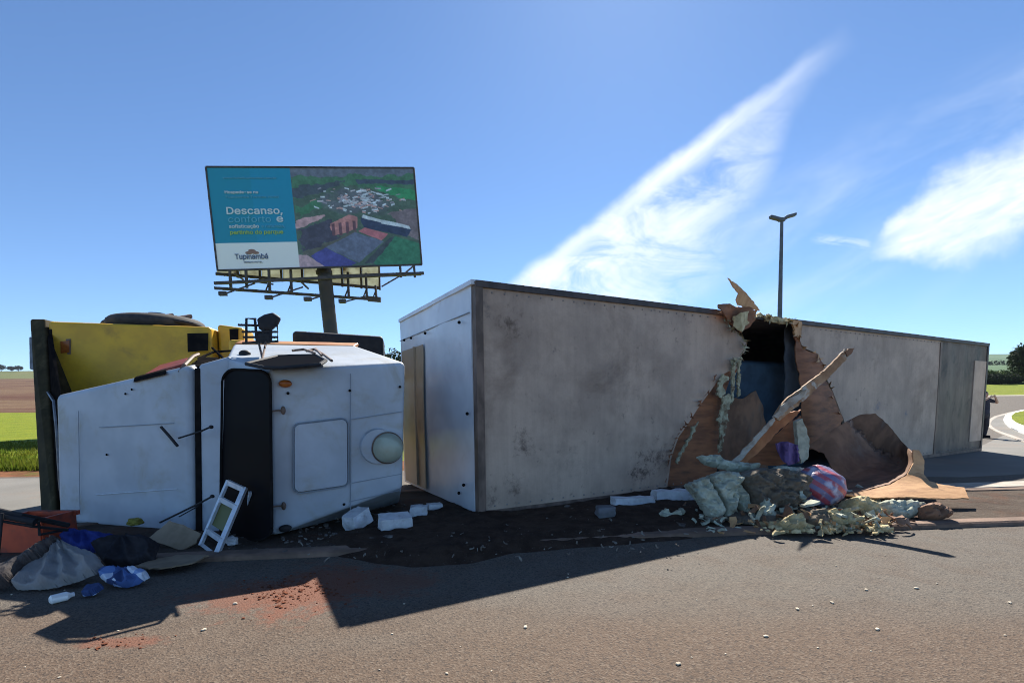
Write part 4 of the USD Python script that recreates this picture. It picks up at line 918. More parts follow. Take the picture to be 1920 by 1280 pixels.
# splintered plank leaning out of the hole
WOODP_ = mat('splintered_pale_wood', (.42, .38, .31), (.28, .22, .16), rough=.8, scale=8, bump=.006, bscale=30, dirt=(.16, .09, .05), dscale=5, dlo=.52, dhi=.7)
pk0, pk1 = at(1385, 872, 6.0), at(1592, 660, 6.35)
pl = Thing('splintered_plank', 'long splintered white and brown plank leaning up out of the hole', 'plank', pk0)
def plk(poly, o, th, m, nm, lab=None, sd=0):
    dn = np.array([.15, -.985, .05]); return pl.part(nm, sheet(poly, lambda x, y: at(x, y, 6.0 - .05 * (x - 1385) / 207 - o), th, 6, .7, sd), m, label=lab)
PLANKM = mat('splintered_tan_wood', (.40, .24, .13), (.26, .14, .07), rough=.8, scale=7, bump=.006, bscale=30, dirt=(.46, .42, .35), dscale=4, dlo=.5, dhi=.6)
plk([(1448, 782), (1462, 760), (1478, 744), (1496, 732), (1518, 714), (1540, 698), (1558, 682), (1576, 662), (1584, 655), (1601, 654), (1596, 664), (1578, 682), (1562, 698), (1546, 714), (1524, 734), (1500, 756), (1478, 774), (1460, 788)], .05, .035, PLANKM, 'upper_length', 'straight splintered tan upper length', 1)
plk([(1450, 780), (1463, 762), (1480, 748), (1500, 736), (1512, 730), (1508, 740), (1492, 756), (1474, 770), (1458, 784)], .08, .02, WOODP_, 'white_face', 'white faced patch in the middle', 5)
plk([(1584, 658), (1590, 654), (1601, 653), (1595, 664), (1587, 668)], .08, .02, PLYD, 'broken_end', None, 2)
plk([(1376, 868), (1400, 836), (1424, 808), (1448, 786), (1470, 776), (1502, 768), (1486, 786), (1464, 802), (1446, 822), (1420, 848), (1392, 872)], .0, .035, mat('orange_brown_ply', (.42, .17, .065), (.28, .105, .04), rough=.75, scale=6, bump=.004, bscale=30), 'brown_face', 'orange brown lower length', 3)
plk([(1372, 866), (1398, 838), (1428, 804), (1450, 782), (1454, 788), (1432, 813), (1405, 845), (1380, 872)], .06, .02, WOODP_, 'white_edge', None, 4)
single('torn_lining_sheet', sheet([(1392, 868), (1420, 842), (1445, 822), (1470, 800), (1500, 780), (1505, 830), (1495, 868), (1440, 872)], lambda x, y: at(x, y, 6.75 + .12 * math.sin(x * .05)), .02, 9, .8, 6), PLY, 'brown torn lining sheet hanging under the leaning plank', 'lining sheet')
single('grey_foam_strip', sheet([(1490, 790), (1500, 785), (1508, 800), (1515, 830), (1512, 860), (1500, 868), (1494, 840)], lambda x, y: at(x, y, 6.5), .08, 7, .9, 7), FOAM, 'narrow grey foam strip hanging right of the leaning plank', 'foam strip')
PURPLE = mat('purple_cloth', (.16, .10, .24), (.10, .06, .16), rough=.9, scale=9)
single('purple_cloth', sheet([(1456, 832), (1470, 826), (1495, 834), (1498, 866), (1478, 872), (1462, 856)], lambda x, y: at(x, y, 6.35 + .06 * math.sin(x * .25)), .02, 5, .6, 8), PURPLE, 'purple cloth caught below the leaning plank', 'cloth')
# soft foam mass: each chunk a thing
def pillow(poly, P0, n, h, seed=0, step=3.0, rel=.03, edge=9., freq=7., rough=.5, back=.5, fold=None):
    """a soft lump with the given outline, standing in the plane through P0 with normal n (towards the road), h thick at its middle"""
    P = sg.Polygon(poly).buffer(-2).buffer(2).segmentize(step) if hasattr(sg.Polygon(poly), 'segmentize') else shapely.segmentize(sg.Polygon(poly), step)
    rg_ = np.random.default_rng(seed); b = np.array(P.exterior.coords)[:-1]; b = b + rg_.normal(0, rough, b.shape); P = sg.Polygon(b).buffer(0)
    if P.geom_type != 'Polygon': P = max(P.geoms, key=lambda s_: s_.area)
    b = np.array(P.exterior.coords)[:-1]; x0, y0, x1, y1 = P.bounds; X, Y = np.meshgrid(np.arange(x0, x1, step), np.arange(y0, y1, step))
    pts = np.stack([X.ravel(), Y.ravel()], 1) + rg_.uniform(-.25, .25, (X.size, 2)) * step; inn = P.buffer(-step * .5); pts = pts[shapely.contains_xy(inn, pts[:, 0], pts[:, 1])]
    a = np.vstack([b, pts]); T = Delaunay(a).simplices; c = a[T].mean(1); T = T[shapely.contains_xy(P, c[:, 0], c[:, 1])]
    d = shapely.distance(P.exterior, shapely.points(a)); pr = np.sqrt(np.clip(d / edge, 0, 1)); pr = pr * (2 - pr)
    Q = np.array([onplane(x, y, P0, n) for x, y in a]); N_ = meshkit.fbm(Q * freq + seed * 3.7, 4, seed)
    o = pr * (h * (.55 + .9 * (N_ - .2)) + rel * (meshkit.noise(Q * freq * 3.3 + seed, seed + 2) - .5))
    if fold is not None:
        r_ = np.hypot(a[:, 0] - fold[0], a[:, 1] - fold[1]); an = np.arctan2(a[:, 1] - fold[1], a[:, 0] - fold[0])
        o = o + pr * fold[2] * (1 - np.abs(np.sin(an * fold[3] + 2.5 * N_))) * np.clip(r_ / 12, 0, 1)
    V = np.vstack([Q + np.outer(o, n), Q - np.outer(pr * h * back, n)]); k = len(a); E_ = np.vstack([T[:, [0, 1]], T[:, [1, 2]], T[:, [2, 0]]])
    _, inv, cnt = np.unique(np.sort(E_, 1), axis=0, return_inverse=True, return_counts=True); be = E_[cnt[inv.ravel()] == 1]
    isb = np.arange(k) < len(b); mp = np.where(isb, np.arange(k), np.arange(k) + k)
    tri = np.vstack([T, mp[T][:, ::-1]]); m_ = trimesh.Trimesh(V, tri, process=False)
    f0 = m_.face_normals[:len(T)] @ n
    if f0.mean() < 0: m_.faces = m_.faces[:, ::-1]
    m_.remove_unreferenced_vertices(); return m_
rg0 = np.random.default_rng(21)
FZ = lambda pts: [(1280 + x / 5.333, 840 + y / 5.333) for x, y in pts]
TOCAM = np.array([0, -.9, .436])
def foam(poly, label, m=FOAM, h=.14, seed=0, lean=.0, gy=None, name='foam_chunk', c='foam chunk', sh=(0, 0, 0), **kw):
    """a chunk whose lowest outline point rests on the ground"""
    py = max(p[1] for p in poly) if gy is None else gy; px = float(np.mean([p[0] for p in poly])); n = np.array([0, -math.cos(lean), math.sin(lean)])
    q_ = np.array(poly, float); q_ = q_.mean(0) + (q_ - q_.mean(0)) * 1.10; kw.setdefault('rel', .07)
    return single(name, pillow([tuple(p) for p in q_], gd(px, py) + np.asarray(sh), n, h, seed, step=2.4, freq=9., **kw), m, label, c, smooth=35)
SACK = mat('brown_sack', (.17, .135, .095), (.11, .085, .06), rough=.9, scale=6, bump=.01, bscale=30, dirt=(.26, .27, .22), dscale=3)
foam(FZ([(150, 90), (340, 80), (430, 130), (720, 160), (740, 190), (690, 240), (500, 230), (250, 170)]), 'flat pale foam slab lying on top of the foam heap', h=.10, seed=1, gy=966, lean=.5)
foam(FZ([(30, 380), (200, 310), (240, 330), (330, 480), (400, 620), (330, 720), (280, 740), (220, 640), (130, 510)]), 'greenish foam flap hanging down at the left end of the heap', h=.14, seed=2, lean=.25, edge=7)
foam(FZ([(210, 310), (350, 250), (520, 260), (570, 320), (500, 400), (520, 520), (480, 640), (400, 700), (380, 560), (330, 480), (240, 330)]), 'bulky grey foam piece behind the hanging flap', h=.20, seed=3, lean=.3, gy=975)
foam(FZ([(490, 370), (560, 350), (640, 480), (670, 620), (750, 650), (700, 700), (610, 700), (560, 600), (500, 450)]), 'slanting foam slab across the front of the brown sack', h=.10, seed=8, lean=.3, edge=6)
foam(FZ([(550, 300), (620, 260), (760, 220), (900, 230), (1090, 260), (1190, 330), (1170, 420), (1150, 500), (1050, 570), (960, 640), (880, 600), (780, 660), (680, 680), (640, 500)]), 'big brownish stuffed sack in the foam heap', SACK, .34, 4, .25, None, 'stuffed_sack', 'sack', edge=18)
foam(FZ([(880, 210), (960, 180), (1080, 190), (1180, 200), (1200, 270), (1100, 290), (930, 270)]), 'blue grey foam pad behind the brown sack', h=.10, seed=9, gy=955, lean=.4)
foam(FZ([(785, 500), (850, 505), (880, 590), (940, 690), (905, 740), (820, 730), (775, 640)]), 'thin upright foam wedge in front of the brown sack', h=.09, seed=6, lean=.3, edge=5)
foam(FZ([(930, 760), (1000, 720), (1060, 695), (1160, 705), (1210, 800), (1150, 830), (1060, 830), (990, 800)]), 'low crumbled cream foam in front of the heap', FOAMY, .16, 10, .7, edge=6, rel=.08)
foam(FZ([(1180, 720), (1260, 640), (1380, 640), (1430, 730), (1400, 790), (1330, 800), (1230, 790)]), 'dark scrap between two cream foam lumps', SACK, .14, 16, .6, None, 'scrap', 'scrap', edge=6)
foam(FZ([(1370, 620), (1430, 640), (1520, 650), (1600, 630), (1650, 720), (1740, 700), (1735, 760), (1640, 790), (1540, 800), (1440, 750)]), 'crumbly cream foam lump below the striped bag', FOAMY, .16, 12, .6, edge=6, rel=.09)
foam(FZ([(1590, 545), (1660, 520), (1730, 500), (1830, 550), (1910, 640), (1900, 710), (1800, 700), (1700, 670), (1640, 660)]), 'large cream and grey foam lump right of the striped bag', FOAMY, .20, 13, .5, edge=8, rel=.06)
foam([(1643, 945), (1665, 940), (1700, 942), (1722, 950), (1722, 962), (1700, 972), (1668, 970), (1648, 958)], 'long pale foam slab under the curled plywood', FOAM, .12, 14, .7)
foam([(1722, 952), (1745, 944), (1772, 952), (1778, 968), (1755, 976), (1730, 972)], 'dark brown block right of the pale slab', PLYD, .12, 15, .6, None, 'brown_block', 'block')
foam([(1237, 962), (1250, 952), (1258, 962), (1275, 952), (1284, 960), (1270, 974), (1248, 974)], 'small pale foam scrap left of the heap', FOAM, .06, 17, .5, edge=4)
chunk(1135, 972, (.10, .07, .07), 'dark grey rubble block below the trailer edge', mat('grey_rubble', (.14, .14, .15), (.1, .1, .1), rough=.9), 18, .15, .2, name='rubble_block', c='rubble', boxy=.85)
parts = []
for k in range(260):
    px, py = rg0.uniform(1425, 1660), 968 + 30 * rg0.random() ** .8; p = gd(px, py, .04); s_ = .008 + .03 * rg0.random() ** 2; parts.append(lump(p, (s_ * 1.5, s_, s_ * .8), k, .5, 1.8, rg0.uniform(0, 3), .5, 1))
struct('foam_crumbs', cat(parts), FOAMY, kind='stuff', label='cream foam crumbs along the kerb below the heap', cat='crumbs')
parts = []
for k in range(160):
    px, py = rg0.uniform(1330, 1640), 930 + 55 * rg0.random(); p = gd(px, py, .035); s_ = .02 + .05 * rg0.random() ** 2; parts.append(lump(p, (s_ * 1.5, s_ * 1.2, s_ * .7), k, .5, 1.8, rg0.uniform(0, 3), .5, 1))
struct('torn_lining_litter', cat(parts), SACK, kind='stuff', label='torn brown and grey scraps under the foam heap', cat='litter')
def shards(spots, sizes, seed, thin=.006):
    r_ = np.random.default_rng(seed); out = []
    for p in spots:
        L_, W_ = r_.uniform(*sizes), 0; W_ = L_ * r_.uniform(.15, .7); n_ = 5; a = r_.normal(0, 1, 3); a[2] *= .6; a /= np.linalg.norm(a); b = np.cross(a, r_.normal(0, 1, 3)); b /= np.linalg.norm(b); c_ = np.cross(a, b); cv = r_.uniform(-.5, .5) * L_
        t_ = np.linspace(-.5, .5, n_); V = []
        for k_, tt in enumerate(t_):
            w1, w2 = W_ * r_.uniform(.3, 1.) * (1 - .7 * max(0, tt)), W_ * r_.uniform(.3, 1.) * (1 - .7 * max(0, tt)); cen = p + a * tt * L_ + c_ * cv * (tt * tt * 2)
            for o in (thin, -thin): V += [cen + b * w1 * .5 + c_ * o, cen - b * w2 * .5 + c_ * o]
        F_ = []
        for k_ in range(n_ - 1):
            i0, i1 = k_ * 4, k_ * 4 + 4
            for u_, v_ in ((0, 1), (1, 3), (3, 2), (2, 0)): F_ += [(i0 + u_, i0 + v_, i1 + v_), (i0 + u_, i1 + v_, i1 + u_)]
        for i0, fl in ((0, 1), ((n_ - 1) * 4, -1)): F_ += [(i0, i0 + 2, i0 + 1)[::fl], (i0 + 1, i0 + 2, i0 + 3)[::fl]]
        V = np.array(V); V[:, 2] = np.maximum(V[:, 2], .02 + .01 * r_.random()); out.append(trimesh.Trimesh(V, np.array(F_), process=False))
    return cat(out)
def heap(n, x0, x1, y0, y1, zmax):
    o = []
    for _ in range(n):
        px, py = rg0.uniform(x0, x1), rg0.uniform(y0, y1); p = gd(px, py, .04); p[2] += zmax * rg0.random() ** 2 * (1 - abs(2 * (px - x0) / (x1 - x0) - 1) * .7); p[1] -= .05; o.append(p)
    return o
struct('foam_shreds', shards(heap(170, 1290, 1660, 925, 995, .30), (.05, .20), 1, .012), FOAM, kind='stuff', label='pale torn foam shreds on the debris heap', cat='shreds')
struct('cream_shreds', shards(heap(120, 1420, 1660, 950, 998, .10), (.04, .14), 2, .010), FOAMY, kind='stuff', label='cream torn foam shreds along the kerb', cat='shreds')
struct('plywood_splinters', shards(heap(100, 1310, 1650, 925, 996, .22), (.05, .20), 3, .004), PLYL, kind='stuff', label='plywood splinters lying in the debris heap', cat='splinters')
struct('dark_scraps', shards(heap(150, 1280, 1700, 915, 990, .22), (.06, .22), 4, .006), PLYD, kind='stuff', label='dark scraps lying in the debris heap', cat='scraps')
struct('strewn_scraps', shards([gd(rg0.uniform(560, 1330), rg0.uniform(945, 1050), .07) for _ in range(120)], (.012, .055), 5, .004), mat('pale_scrap', (.22, .20, .17), (.09, .065, .05), rough=.9, scale=5, world=True), kind='stuff', label='small scraps strewn over the dark earth', cat='scraps')
# striped round bag
q = G(); tc = q.node('texture_coordinate', 'object'); wv = q.node('wave_texture', 'fac', vector=q.node('mapping', 'vector', vector=tc, rotation=(.4, .9, .3)), scale=3.2, distortion=3.5, detail=2.0)
nz = q.node('noise_texture', 'fac', vector=tc, scale=7.0, detail=3.0)
cc = q.mixc(q.smooth(wv, .45, .6), (.16, .14, .24), (.36, .07, .09)); cc = q.mixc(q.smooth(nz, .52, .66), cc, (.46, .44, .52))
bp = q.node('bump', 'normal', height=q.node('noise_texture', 'fac', vector=tc, scale=16.0, detail=4.0), strength=1.0, distance=.015)
BAG = usdkit.material(stage, '/World/Looks/striped_bag', q.n, q.l, surface=q.node('principled_bsdf', 'BSDF', base_color=cc, roughness=.4, normal=bp) if False else None) if False else None
out_ = q.node('principled_bsdf', 'BSDF', base_color=cc, roughness=.35, normal=bp)
BAG = usdkit.material(stage, '/World/Looks/striped_bag', q.n, q.l, surface=out_)
chunk(1536, 962, (.27, .22, .22), 'round purple bag with red stripes at the right of the foam heap', BAG, 11, .16, (.2, .1, .2), name='striped_bag', c='bag', boxy=0., lift=.07)
# white foam blocks and slabs
def slab(px, py, l, w, h, rot, label, name='white_block', tilt=0., lift=0., m=WHITEF, c='foam block', seed=0):
    b = trimesh.creation.box((l, w, h)); b = b.subdivide().subdivide().subdivide(); v = b.vertices
    v += (meshkit.fbm(v * 9 + seed, 3, seed)[:, None] - .5) * .05 * np.sign(v) * min(1, h / .1)
    R = trimesh.transformations.euler_matrix(tilt, 0, rot)[:3, :3]; v = v @ R.T; v[:, 2] -= v[:, 2].min()
    return single(name, trimesh.Trimesh(v + gd(px, py) + [0, 0, lift], b.faces, process=False), m, label, c)
slab(671, 992, .16, .24, .16, -.5, 'white block nearest the cab roof edge', seed=1, tilt=.3)
slab(741, 996, .30, .17, .15, .45, 'largest white block in front of the cab rear corner', seed=2, tilt=.2)
slab(786, 970, .19, .13, .12, .1, 'white block right behind the largest one', seed=3)
slab(815, 958, .17, .10, .09, .5, 'smallest white block next to the trailer front', seed=4)
slab(1186, 948, .50, .16, .10, .15, 'long white slab under the middle of the trailer roof', 'white_slab', seed=5, c='foam slab')
slab(1262, 940, .50, .18, .14, .1, 'bluish white slab left of the foam heap', 'white_slab', seed=6, c='foam slab')

# ------------------------------------------------------------------ belongings spilled at the cab
CL = lambda n, a, b: mat(n, a, b, rough=.95, scale=7, bump=.006, bscale=60, spec=.1)
GREYC, BLUE, DKC, TEAL = CL('grey_cloth', (.27, .26, .25), (.22, .21, .2)), CL('blue_cloth', (.03, .05, .22), (.02, .03, .14)), CL('black_cloth', (.025, .024, .028), (.04, .036, .038)), CL('dusty_dark_cloth', (.09, .08, .075), (.06, .05, .048))
q = G(); tc = q.node('texture_coordinate', 'object'); vo = q.node('voronoi_texture', 'color', vector=tc, scale=11.0); r_ = q.node('separate_color', 'r', color=vo)
cc = q.ramp(r_, [(0, (.02, .04, .12)), (.35, (.06, .12, .30)), (.6, (.12, .22, .46)), (.78, (.55, .6, .68)), (1, (.6, .63, .7))]); out_ = q.node('principled_bsdf', 'BSDF', base_color=cc, roughness=.9)
PLAID = usdkit.material(stage, '/World/Looks/blue_white_cloth', q.n, q.l, surface=out_)
def spread(name, poly, m, label, c, h=.07, slope=.62, seed=0, **kw):
    """cloth heaped on the ground: its outline lies in a plane that rises away from the road"""
    py = max(p[1] for p in poly); px = float(np.mean([p[0] for p in poly])); n = np.array([0, -math.sin(slope), math.cos(slope)])
    return single(name, pillow(poly, ground(px, py, .012), n, h, seed, rel=.02, back=.15, **kw), m, label, c, smooth=50)
spread('grey_cloth', [(25, 1098), (46, 1066), (74, 1048), (95, 1030), (114, 1014), (128, 1019), (155, 1030), (179, 1038), (196, 1061), (181, 1076), (148, 1090), (110, 1100), (84, 1105), (34, 1106)], GREYC, 'large grey cloth spread in front of the lorry nose', 'cloth', .05, .56, 3, edge=16, fold=(114, 1012, .045, 6))
spread('blue_cloth', [(116, 1014), (130, 1001), (160, 994), (200, 1002), (238, 1008), (240, 1030), (196, 1040), (150, 1034), (128, 1022)], BLUE, 'deep blue cloth behind the large grey one', 'cloth', .08, .7, 5, fold=(160, 996, .04, 4))
spread('black_garments', [(180, 1030), (215, 1012), (272, 1006), (300, 1020), (290, 1050), (252, 1064), (205, 1066), (190, 1048)], DKC, 'black garment heap between blue cloth and cardboard', 'clothes', .10, .7, 6, fold=(240, 1010, .04, 4))
spread('dusty_cloth', [(-30, 1090), (-10, 1070), (30, 1052), (62, 1038), (108, 1008), (118, 1014), (76, 1046), (46, 1064), (22, 1098), (-10, 1108)], TEAL, 'dusty dark cloth left of the large grey one', 'cloth', .08, .62, 8, fold=(108, 1008, .03, 6))
spread('checked_garment', [(186, 1080), (196, 1066), (222, 1064), (252, 1062), (276, 1072), (282, 1082), (262, 1094), (236, 1102), (214, 1098), (200, 1092)], PLAID, 'blue and white checked garment in front of grey cloth', 'clothes', .05, .5, 9, edge=6, fold=(235, 1064, .025, 4))
spread('blue_sleeve', [(152, 1112), (166, 1098), (190, 1094), (196, 1102), (176, 1116), (158, 1118)], PLAID, 'blue garment end nearest the white bottle', 'clothes', .04, .4, 10, edge=5)
b0 = ground(93, 1133) + [0, 0, .03]; b1 = ground(140, 1121) + [0, 0, .03]
bt = Thing('white_bottle', 'white plastic bottle lying on the sunlit road edge', 'bottle', b0)
bt.part('bottle_body', tube([b0, b0 + (b1 - b0) * .08, b0 + (b1 - b0) * .7, b0 + (b1 - b0) * .85, b0 + (b1 - b0) * .93], [.018, .03, .03, .016, .014], 14), mat('white_plastic', (.78, .78, .74), rough=.35))
bt.part('bottle_cap', tube([b0 + (b1 - b0) * .93, b1], .015, 12), mat('white_cap', (.6, .6, .6), rough=.4))
CARD = mat('cardboard', (.27, .20, .13), (.2, .145, .09), rough=.9, scale=5, bump=.002, bscale=50)
single('cardboard_box_flap', sheet([(278, 1010), (318, 976), (345, 984), (377, 1000), (368, 1018), (340, 1032), (312, 1022)], lambda x, y: at(x, y, 4.45 - .012 * (y - 975) * .3), .012, 8, .4, 2), CARD, 'bent cardboard piece leaning against the bonnet', 'cardboard')
single('flat_cardboard', sheet([(252, 1062), (290, 1048), (345, 1040), (392, 1041), (360, 1056), (300, 1066)], lambda x, y: ground(x, y, .06), .01, 8, .5, 3), CARD, 'flat cardboard sheet on the kerb below the leaning piece', 'cardboard')
# red crate with its black frame
cr0 = ground(35, 1046); ct = Thing('red_crate', 'red plastic crate half in view at the left edge', 'crate', cr0)
RC_ = mat('red_plastic', (.55, .085, .03), (.42, .06, .025), rough=.5, scale=5, dirt=(.1, .04, .03), dscale=4)
cx_, cy_ = cr0[0] - .06, cr0[1] + .24; hw_, hd_, hh_ = .21, .17, .33
for s in (-1, 1):
    ct.part('crate_side', sharp([(cx_ + s * hw_ + i, cy_ + j, k) for i in (-.012, .012) for j in (-hd_, hd_) for k in (.0, hh_)]), RC_)
    ct.part('crate_side', sharp([(cx_ + i, cy_ + s * hd_ + j, k) for i in (-hw_, hw_) for j in (-.012, .012) for k in (.0, hh_)]), RC_)
    ct.part('crate_rim', sharp([(cx_ + i, cy_ + s * hd_ + j, k) for i in (-hw_ - .03, hw_ + .03) for j in (-.025, .025) for k in (hh_ - .04, hh_)]), RC_)
ct.part('crate_bottom', sharp([(cx_ + i, cy_ + j, k) for i in (-hw_, hw_) for j in (-hd_, hd_) for k in (.01, .03)]), RC_)
fp = Thing('metal_rack', 'bent black metal rack lying over the red crate', 'metal rack', ground(60, 1010))
for nm, pts, w in (('rail', [(-60, 944, 3.9), (40, 966, 3.95), (128, 984, 4.3)], .022), ('rail', [(-60, 966, 3.85), (60, 986, 3.95), (150, 996, 4.4)], .012), ('cross_plate', [(-30, 960, 3.9), (66, 978, 3.95)], .028), ('rail', [(72, 976, 4.0), (74, 1002, 4.0), (125, 992, 4.3)], .011), ('rail', [(4, 962, 3.88), (-4, 1044, 3.84)], .011), ('rail', [(-60, 1004, 3.8), (0, 1040, 3.84)], .011)):
    fp.part(nm, tube([at(*p) for p in pts], w, 8), BLACK)
# step ladder leaning against the windscreen
ld = Thing('step_ladder', 'small pale aluminium step ladder leaning on the windscreen', 'ladder', ground(405, 1040))
lq = [at(376, 1022, 4.28), at(404, 1044, 4.10), at(459, 914, 4.52), at(428, 900, 4.62)]
for a, b in ((0, 3), (1, 2)):
    w = .024 if a == 0 else .045; ld.part('rail', bar(lq[a], lq[b], w, .03), ALU)
for f_ in (.02, .22, .70, .97):
    ld.part('rung', bar(lq[0] * (1 - f_) + lq[3] * f_, lq[1] * (1 - f_) + lq[2] * f_, .022, .05 if f_ > .1 else .02), ALU)
ld.part('panel', sharp([lq[i] * (1 - f_) + lq[j] * f_ + [0, o, 0] for i, j in ((0, 3), (1, 2)) for f_ in (.30, .66) for o in (.03, .04)]), mat('olive_plastic', (.12, .12, .04), rough=.5))
ld.part('support_leg', bar(lq[2] + [.02, .05, -.05], ground(450, 1012) + [0, .1, .04], .025), ALU)
chunk(435, 1022, (.05, .04, .04), 'small blue white scrap at the foot of the ladder', WHITEF, 31, .4, 0, name='white_scrap', c='scrap')
chunk(256, 1008, (.06, .05, .035), 'small yellow rag under the bonnet edge', mat('yellow_rag', (.22, .19, .03), rough=.9), 32, .4, 0, name='yellow_rag', c='rag', lift=.12)

# crumbs
rg = np.random.default_rng(5)
parts = []
for k in range(26):
    px, py = rg.uniform(20, 1900), 1040 + 230 * rg.random() ** 1.3
    p = ground(px, py); s = rg.uniform(.003, .006); parts.append(lump(p, (s * 1.4, s, s * .6), k, .4, 1.5, rg.uniform(0, 3), .3, 1))
for (px, py) in ((1624, 1106), (1495, 1142), (1560, 1130), (1272, 1245), (1718, 1103), (1893, 1130), (985, 1176), (1436, 1193), (441, 1132), (1645, 1180), (382, 1181)):
    parts.append(lump(ground(px, py), (.014, .009, .005), px, .4, 1.5, rg.uniform(0, 3), .3, 2))
struct('crumbs', cat(parts), FOAMW, kind='stuff', label='pale foam crumbs scattered over the asphalt', cat='crumbs')
parts = []
for k in range(1100):
    px, py = rg.uniform(420, 1720), rg.uniform(945, 1050); p = ground(px, py, .03)
    if not island.buffer(-.05).contains(sg.Point(p[0], p[1])): continue
    s = rg.uniform(.004, .016) * (1 if rg.random() < .92 else 2.2); parts.append(lump(p, (s * 1.5, s, s * .6), k, .5, 1.5, rg.uniform(0, 3), .6, 1))
struct('island_rubble', cat(parts), mat('mixed_rubble', (.16, .14, .12), (.06, .045, .038), rough=.95, scale=9, world=True, dirt=(.3, .3, .27), dscale=5, dlo=.6, dhi=.7), kind='stuff', label='small rubble strewn over the traffic island', cat='rubble')
parts = []
for k in range(380):
    u_ = rg.normal(0, 1, 2); px, py = 560 + 55 * u_[0] - 10 * u_[1], 1104 + 17 * u_[1] - .06 * 60 * u_[0]
    if rg.random() < .1: px, py = 215 + 35 * u_[0], 1203 + 8 * u_[1]
    p = ground(px, py); s = .002 + .0055 * rg.random() ** 3; parts.append(lump(p, (s * 1.8, s * 1.5, s * .6), k, .5, 1.5, rg.uniform(0, 3), .3, 1))
struct('red_soil_clods', cat(parts), REDSOIL, kind='stuff', label='clods of spilled red soil on the asphalt', cat='soil')

# ------------------------------------------------------------------ vegetation
LEAF = mat('leaf_green', (.055, .085, .022), (.03, .055, .015), rough=.8, scale=2.5, transl=.25, spec=.2)
LEAFD = mat('dark_leaf', (.030, .045, .020), (.018, .03, .014), rough=.85, scale=1.5, transl=.15, spec=.2)
BARK = mat('bark', (.07, .05, .035), (.04, .03, .022), rough=.9, scale=6)
def leaves(c, size, n, leaf, seed, hollow=.35):
    r_ = np.random.default_rng(seed); d = r_.normal(0, 1, (n, 3)); d /= np.linalg.norm(d, axis=1)[:, None]
    rad = (hollow + (1 - hollow) * r_.random(n) ** .5)
    rad *= .75 + .5 * meshkit.fbm(d * 1.8 + seed, 3, seed)
    P = np.asarray(c) + d * rad[:, None] * np.asarray(size); keep = meshkit.noise(P / (np.mean(size) * .35), seed) > .32; P = P[keep]; n = len(P)
    a = r_.normal(0, 1, (n, 3)); a /= np.linalg.norm(a, axis=1)[:, None]; b = np.cross(a, r_.normal(0, 1, (n, 3))); b /= np.linalg.norm(b, axis=1)[:, None]
    s = (leaf * r_.uniform(.6, 1.4, n))[:, None]; V = np.stack([P + a * s, P + b * s * .5, P - a * s, P - b * s * .5], 1).reshape(-1, 3)
    k = np.arange(n) * 4; return trimesh.Trimesh(V, np.vstack([np.stack([k, k + 1, k + 2], 1), np.stack([k, k + 2, k + 3], 1)]), process=False)
def tree(name, px, py_top, Y, width, label, group=None, m=LEAF, n=2500, leaf=None, trunk=.3, seed=0, c='tree', lean=0.):
    top = at(px, py_top, Y); z0 = zxy(top[0], top[1]); H_ = top[2] - z0; b = np.array([top[0], top[1], z0]); t_ = Thing(name, label, c, b, group)
    t_.part('trunk', tube([b - [0, 0, .2], b + [lean * .3, 0, H_ * .35], b + [lean * .8, 0, H_ * .8]], [H_ * .035 + .03, H_ * .025 + .02, .02 + H_ * .006], 8), BARK)
    hc = H_ * (1 - trunk) / 2; t_.part('crown', cat([leaves(b + [lean * .6, 0, H_ - hc], (width / 2, width / 2, hc), n, leaf or H_ * .04, seed)] + [leaves(b + [width * .28 * math.cos(k * 2.1), width * .28 * math.sin(k * 2.1), H_ - hc * (1.2 - .3 * (k % 2))], (width * .28, width * .28, hc * .55), n // 4, leaf or H_ * .04, seed + k + 1) for k in range(4)]), m, smooth=False)
    return t_
tree('dark_tree', 1944, 638, 58., 4.2, 'dark tree at the right edge of the view beyond the roundabout', None, LEAFD, 3500, .16, .25, 3, lean=-.6)
for k, (px, py, Y, w, lab) in enumerate(((1848, 692, 76, 3.4, 'low bush just right of the trailer end'), (1868, 700, 74, 3.6, 'darkest low bush in the row beyond the road'), (1884, 694, 78, 4.2, 'tall pale topped bush in the row beyond the road'), (1900, 700, 75, 3.4, 'round bush left of the dark tree foot'), (1917, 692, 77, 4.5, 'wide bush under the dark tree'), (1830, 696, 77, 4, 'bush half hidden behind the trailer end'))):
    tree('bush', px, py, Y, w, lab, None, LEAFD if k in (1, 3) else LEAF, 1500, .17, .05, 20 + k, 'bush')
for k, (px, py, w, lab) in enumerate(((1, 683, 7, 'far tree on the skyline at the left edge of the view'), (20, 686, 6, 'middle one of the far trees on the left skyline'), (34, 685, 7, 'far tree on the skyline nearest the lorry nose'), (-20, 683, 14, 'far skyline tree just out past the left edge'))):
    if px < -10: continue
    tree('skyline_tree', px, py, 470., w, lab, None, LEAFD, 500, .45, .2, 40 + k)
tree('gap_tree', 736, 653, 60., 4.4, 'dark tree showing between cab and trailer front', None, LEAFD, 2500, .2, .15, 50)
# thin hedge line across the right-hand fields
parts = []
for k in range(46):
    px = 1500 + k * 12; p = at(px, 688, 300); x, y = p[0], p[1]; parts.append(leaves((x, y, zxy(x, y) + .8), (3.5, 2, 1.5 + rg.random()), 120, .5, 70 + k))
struct('far_hedge', cat(parts), LEAFD, kind='stuff', label='thin dark hedge line across the far fields', cat='hedge')
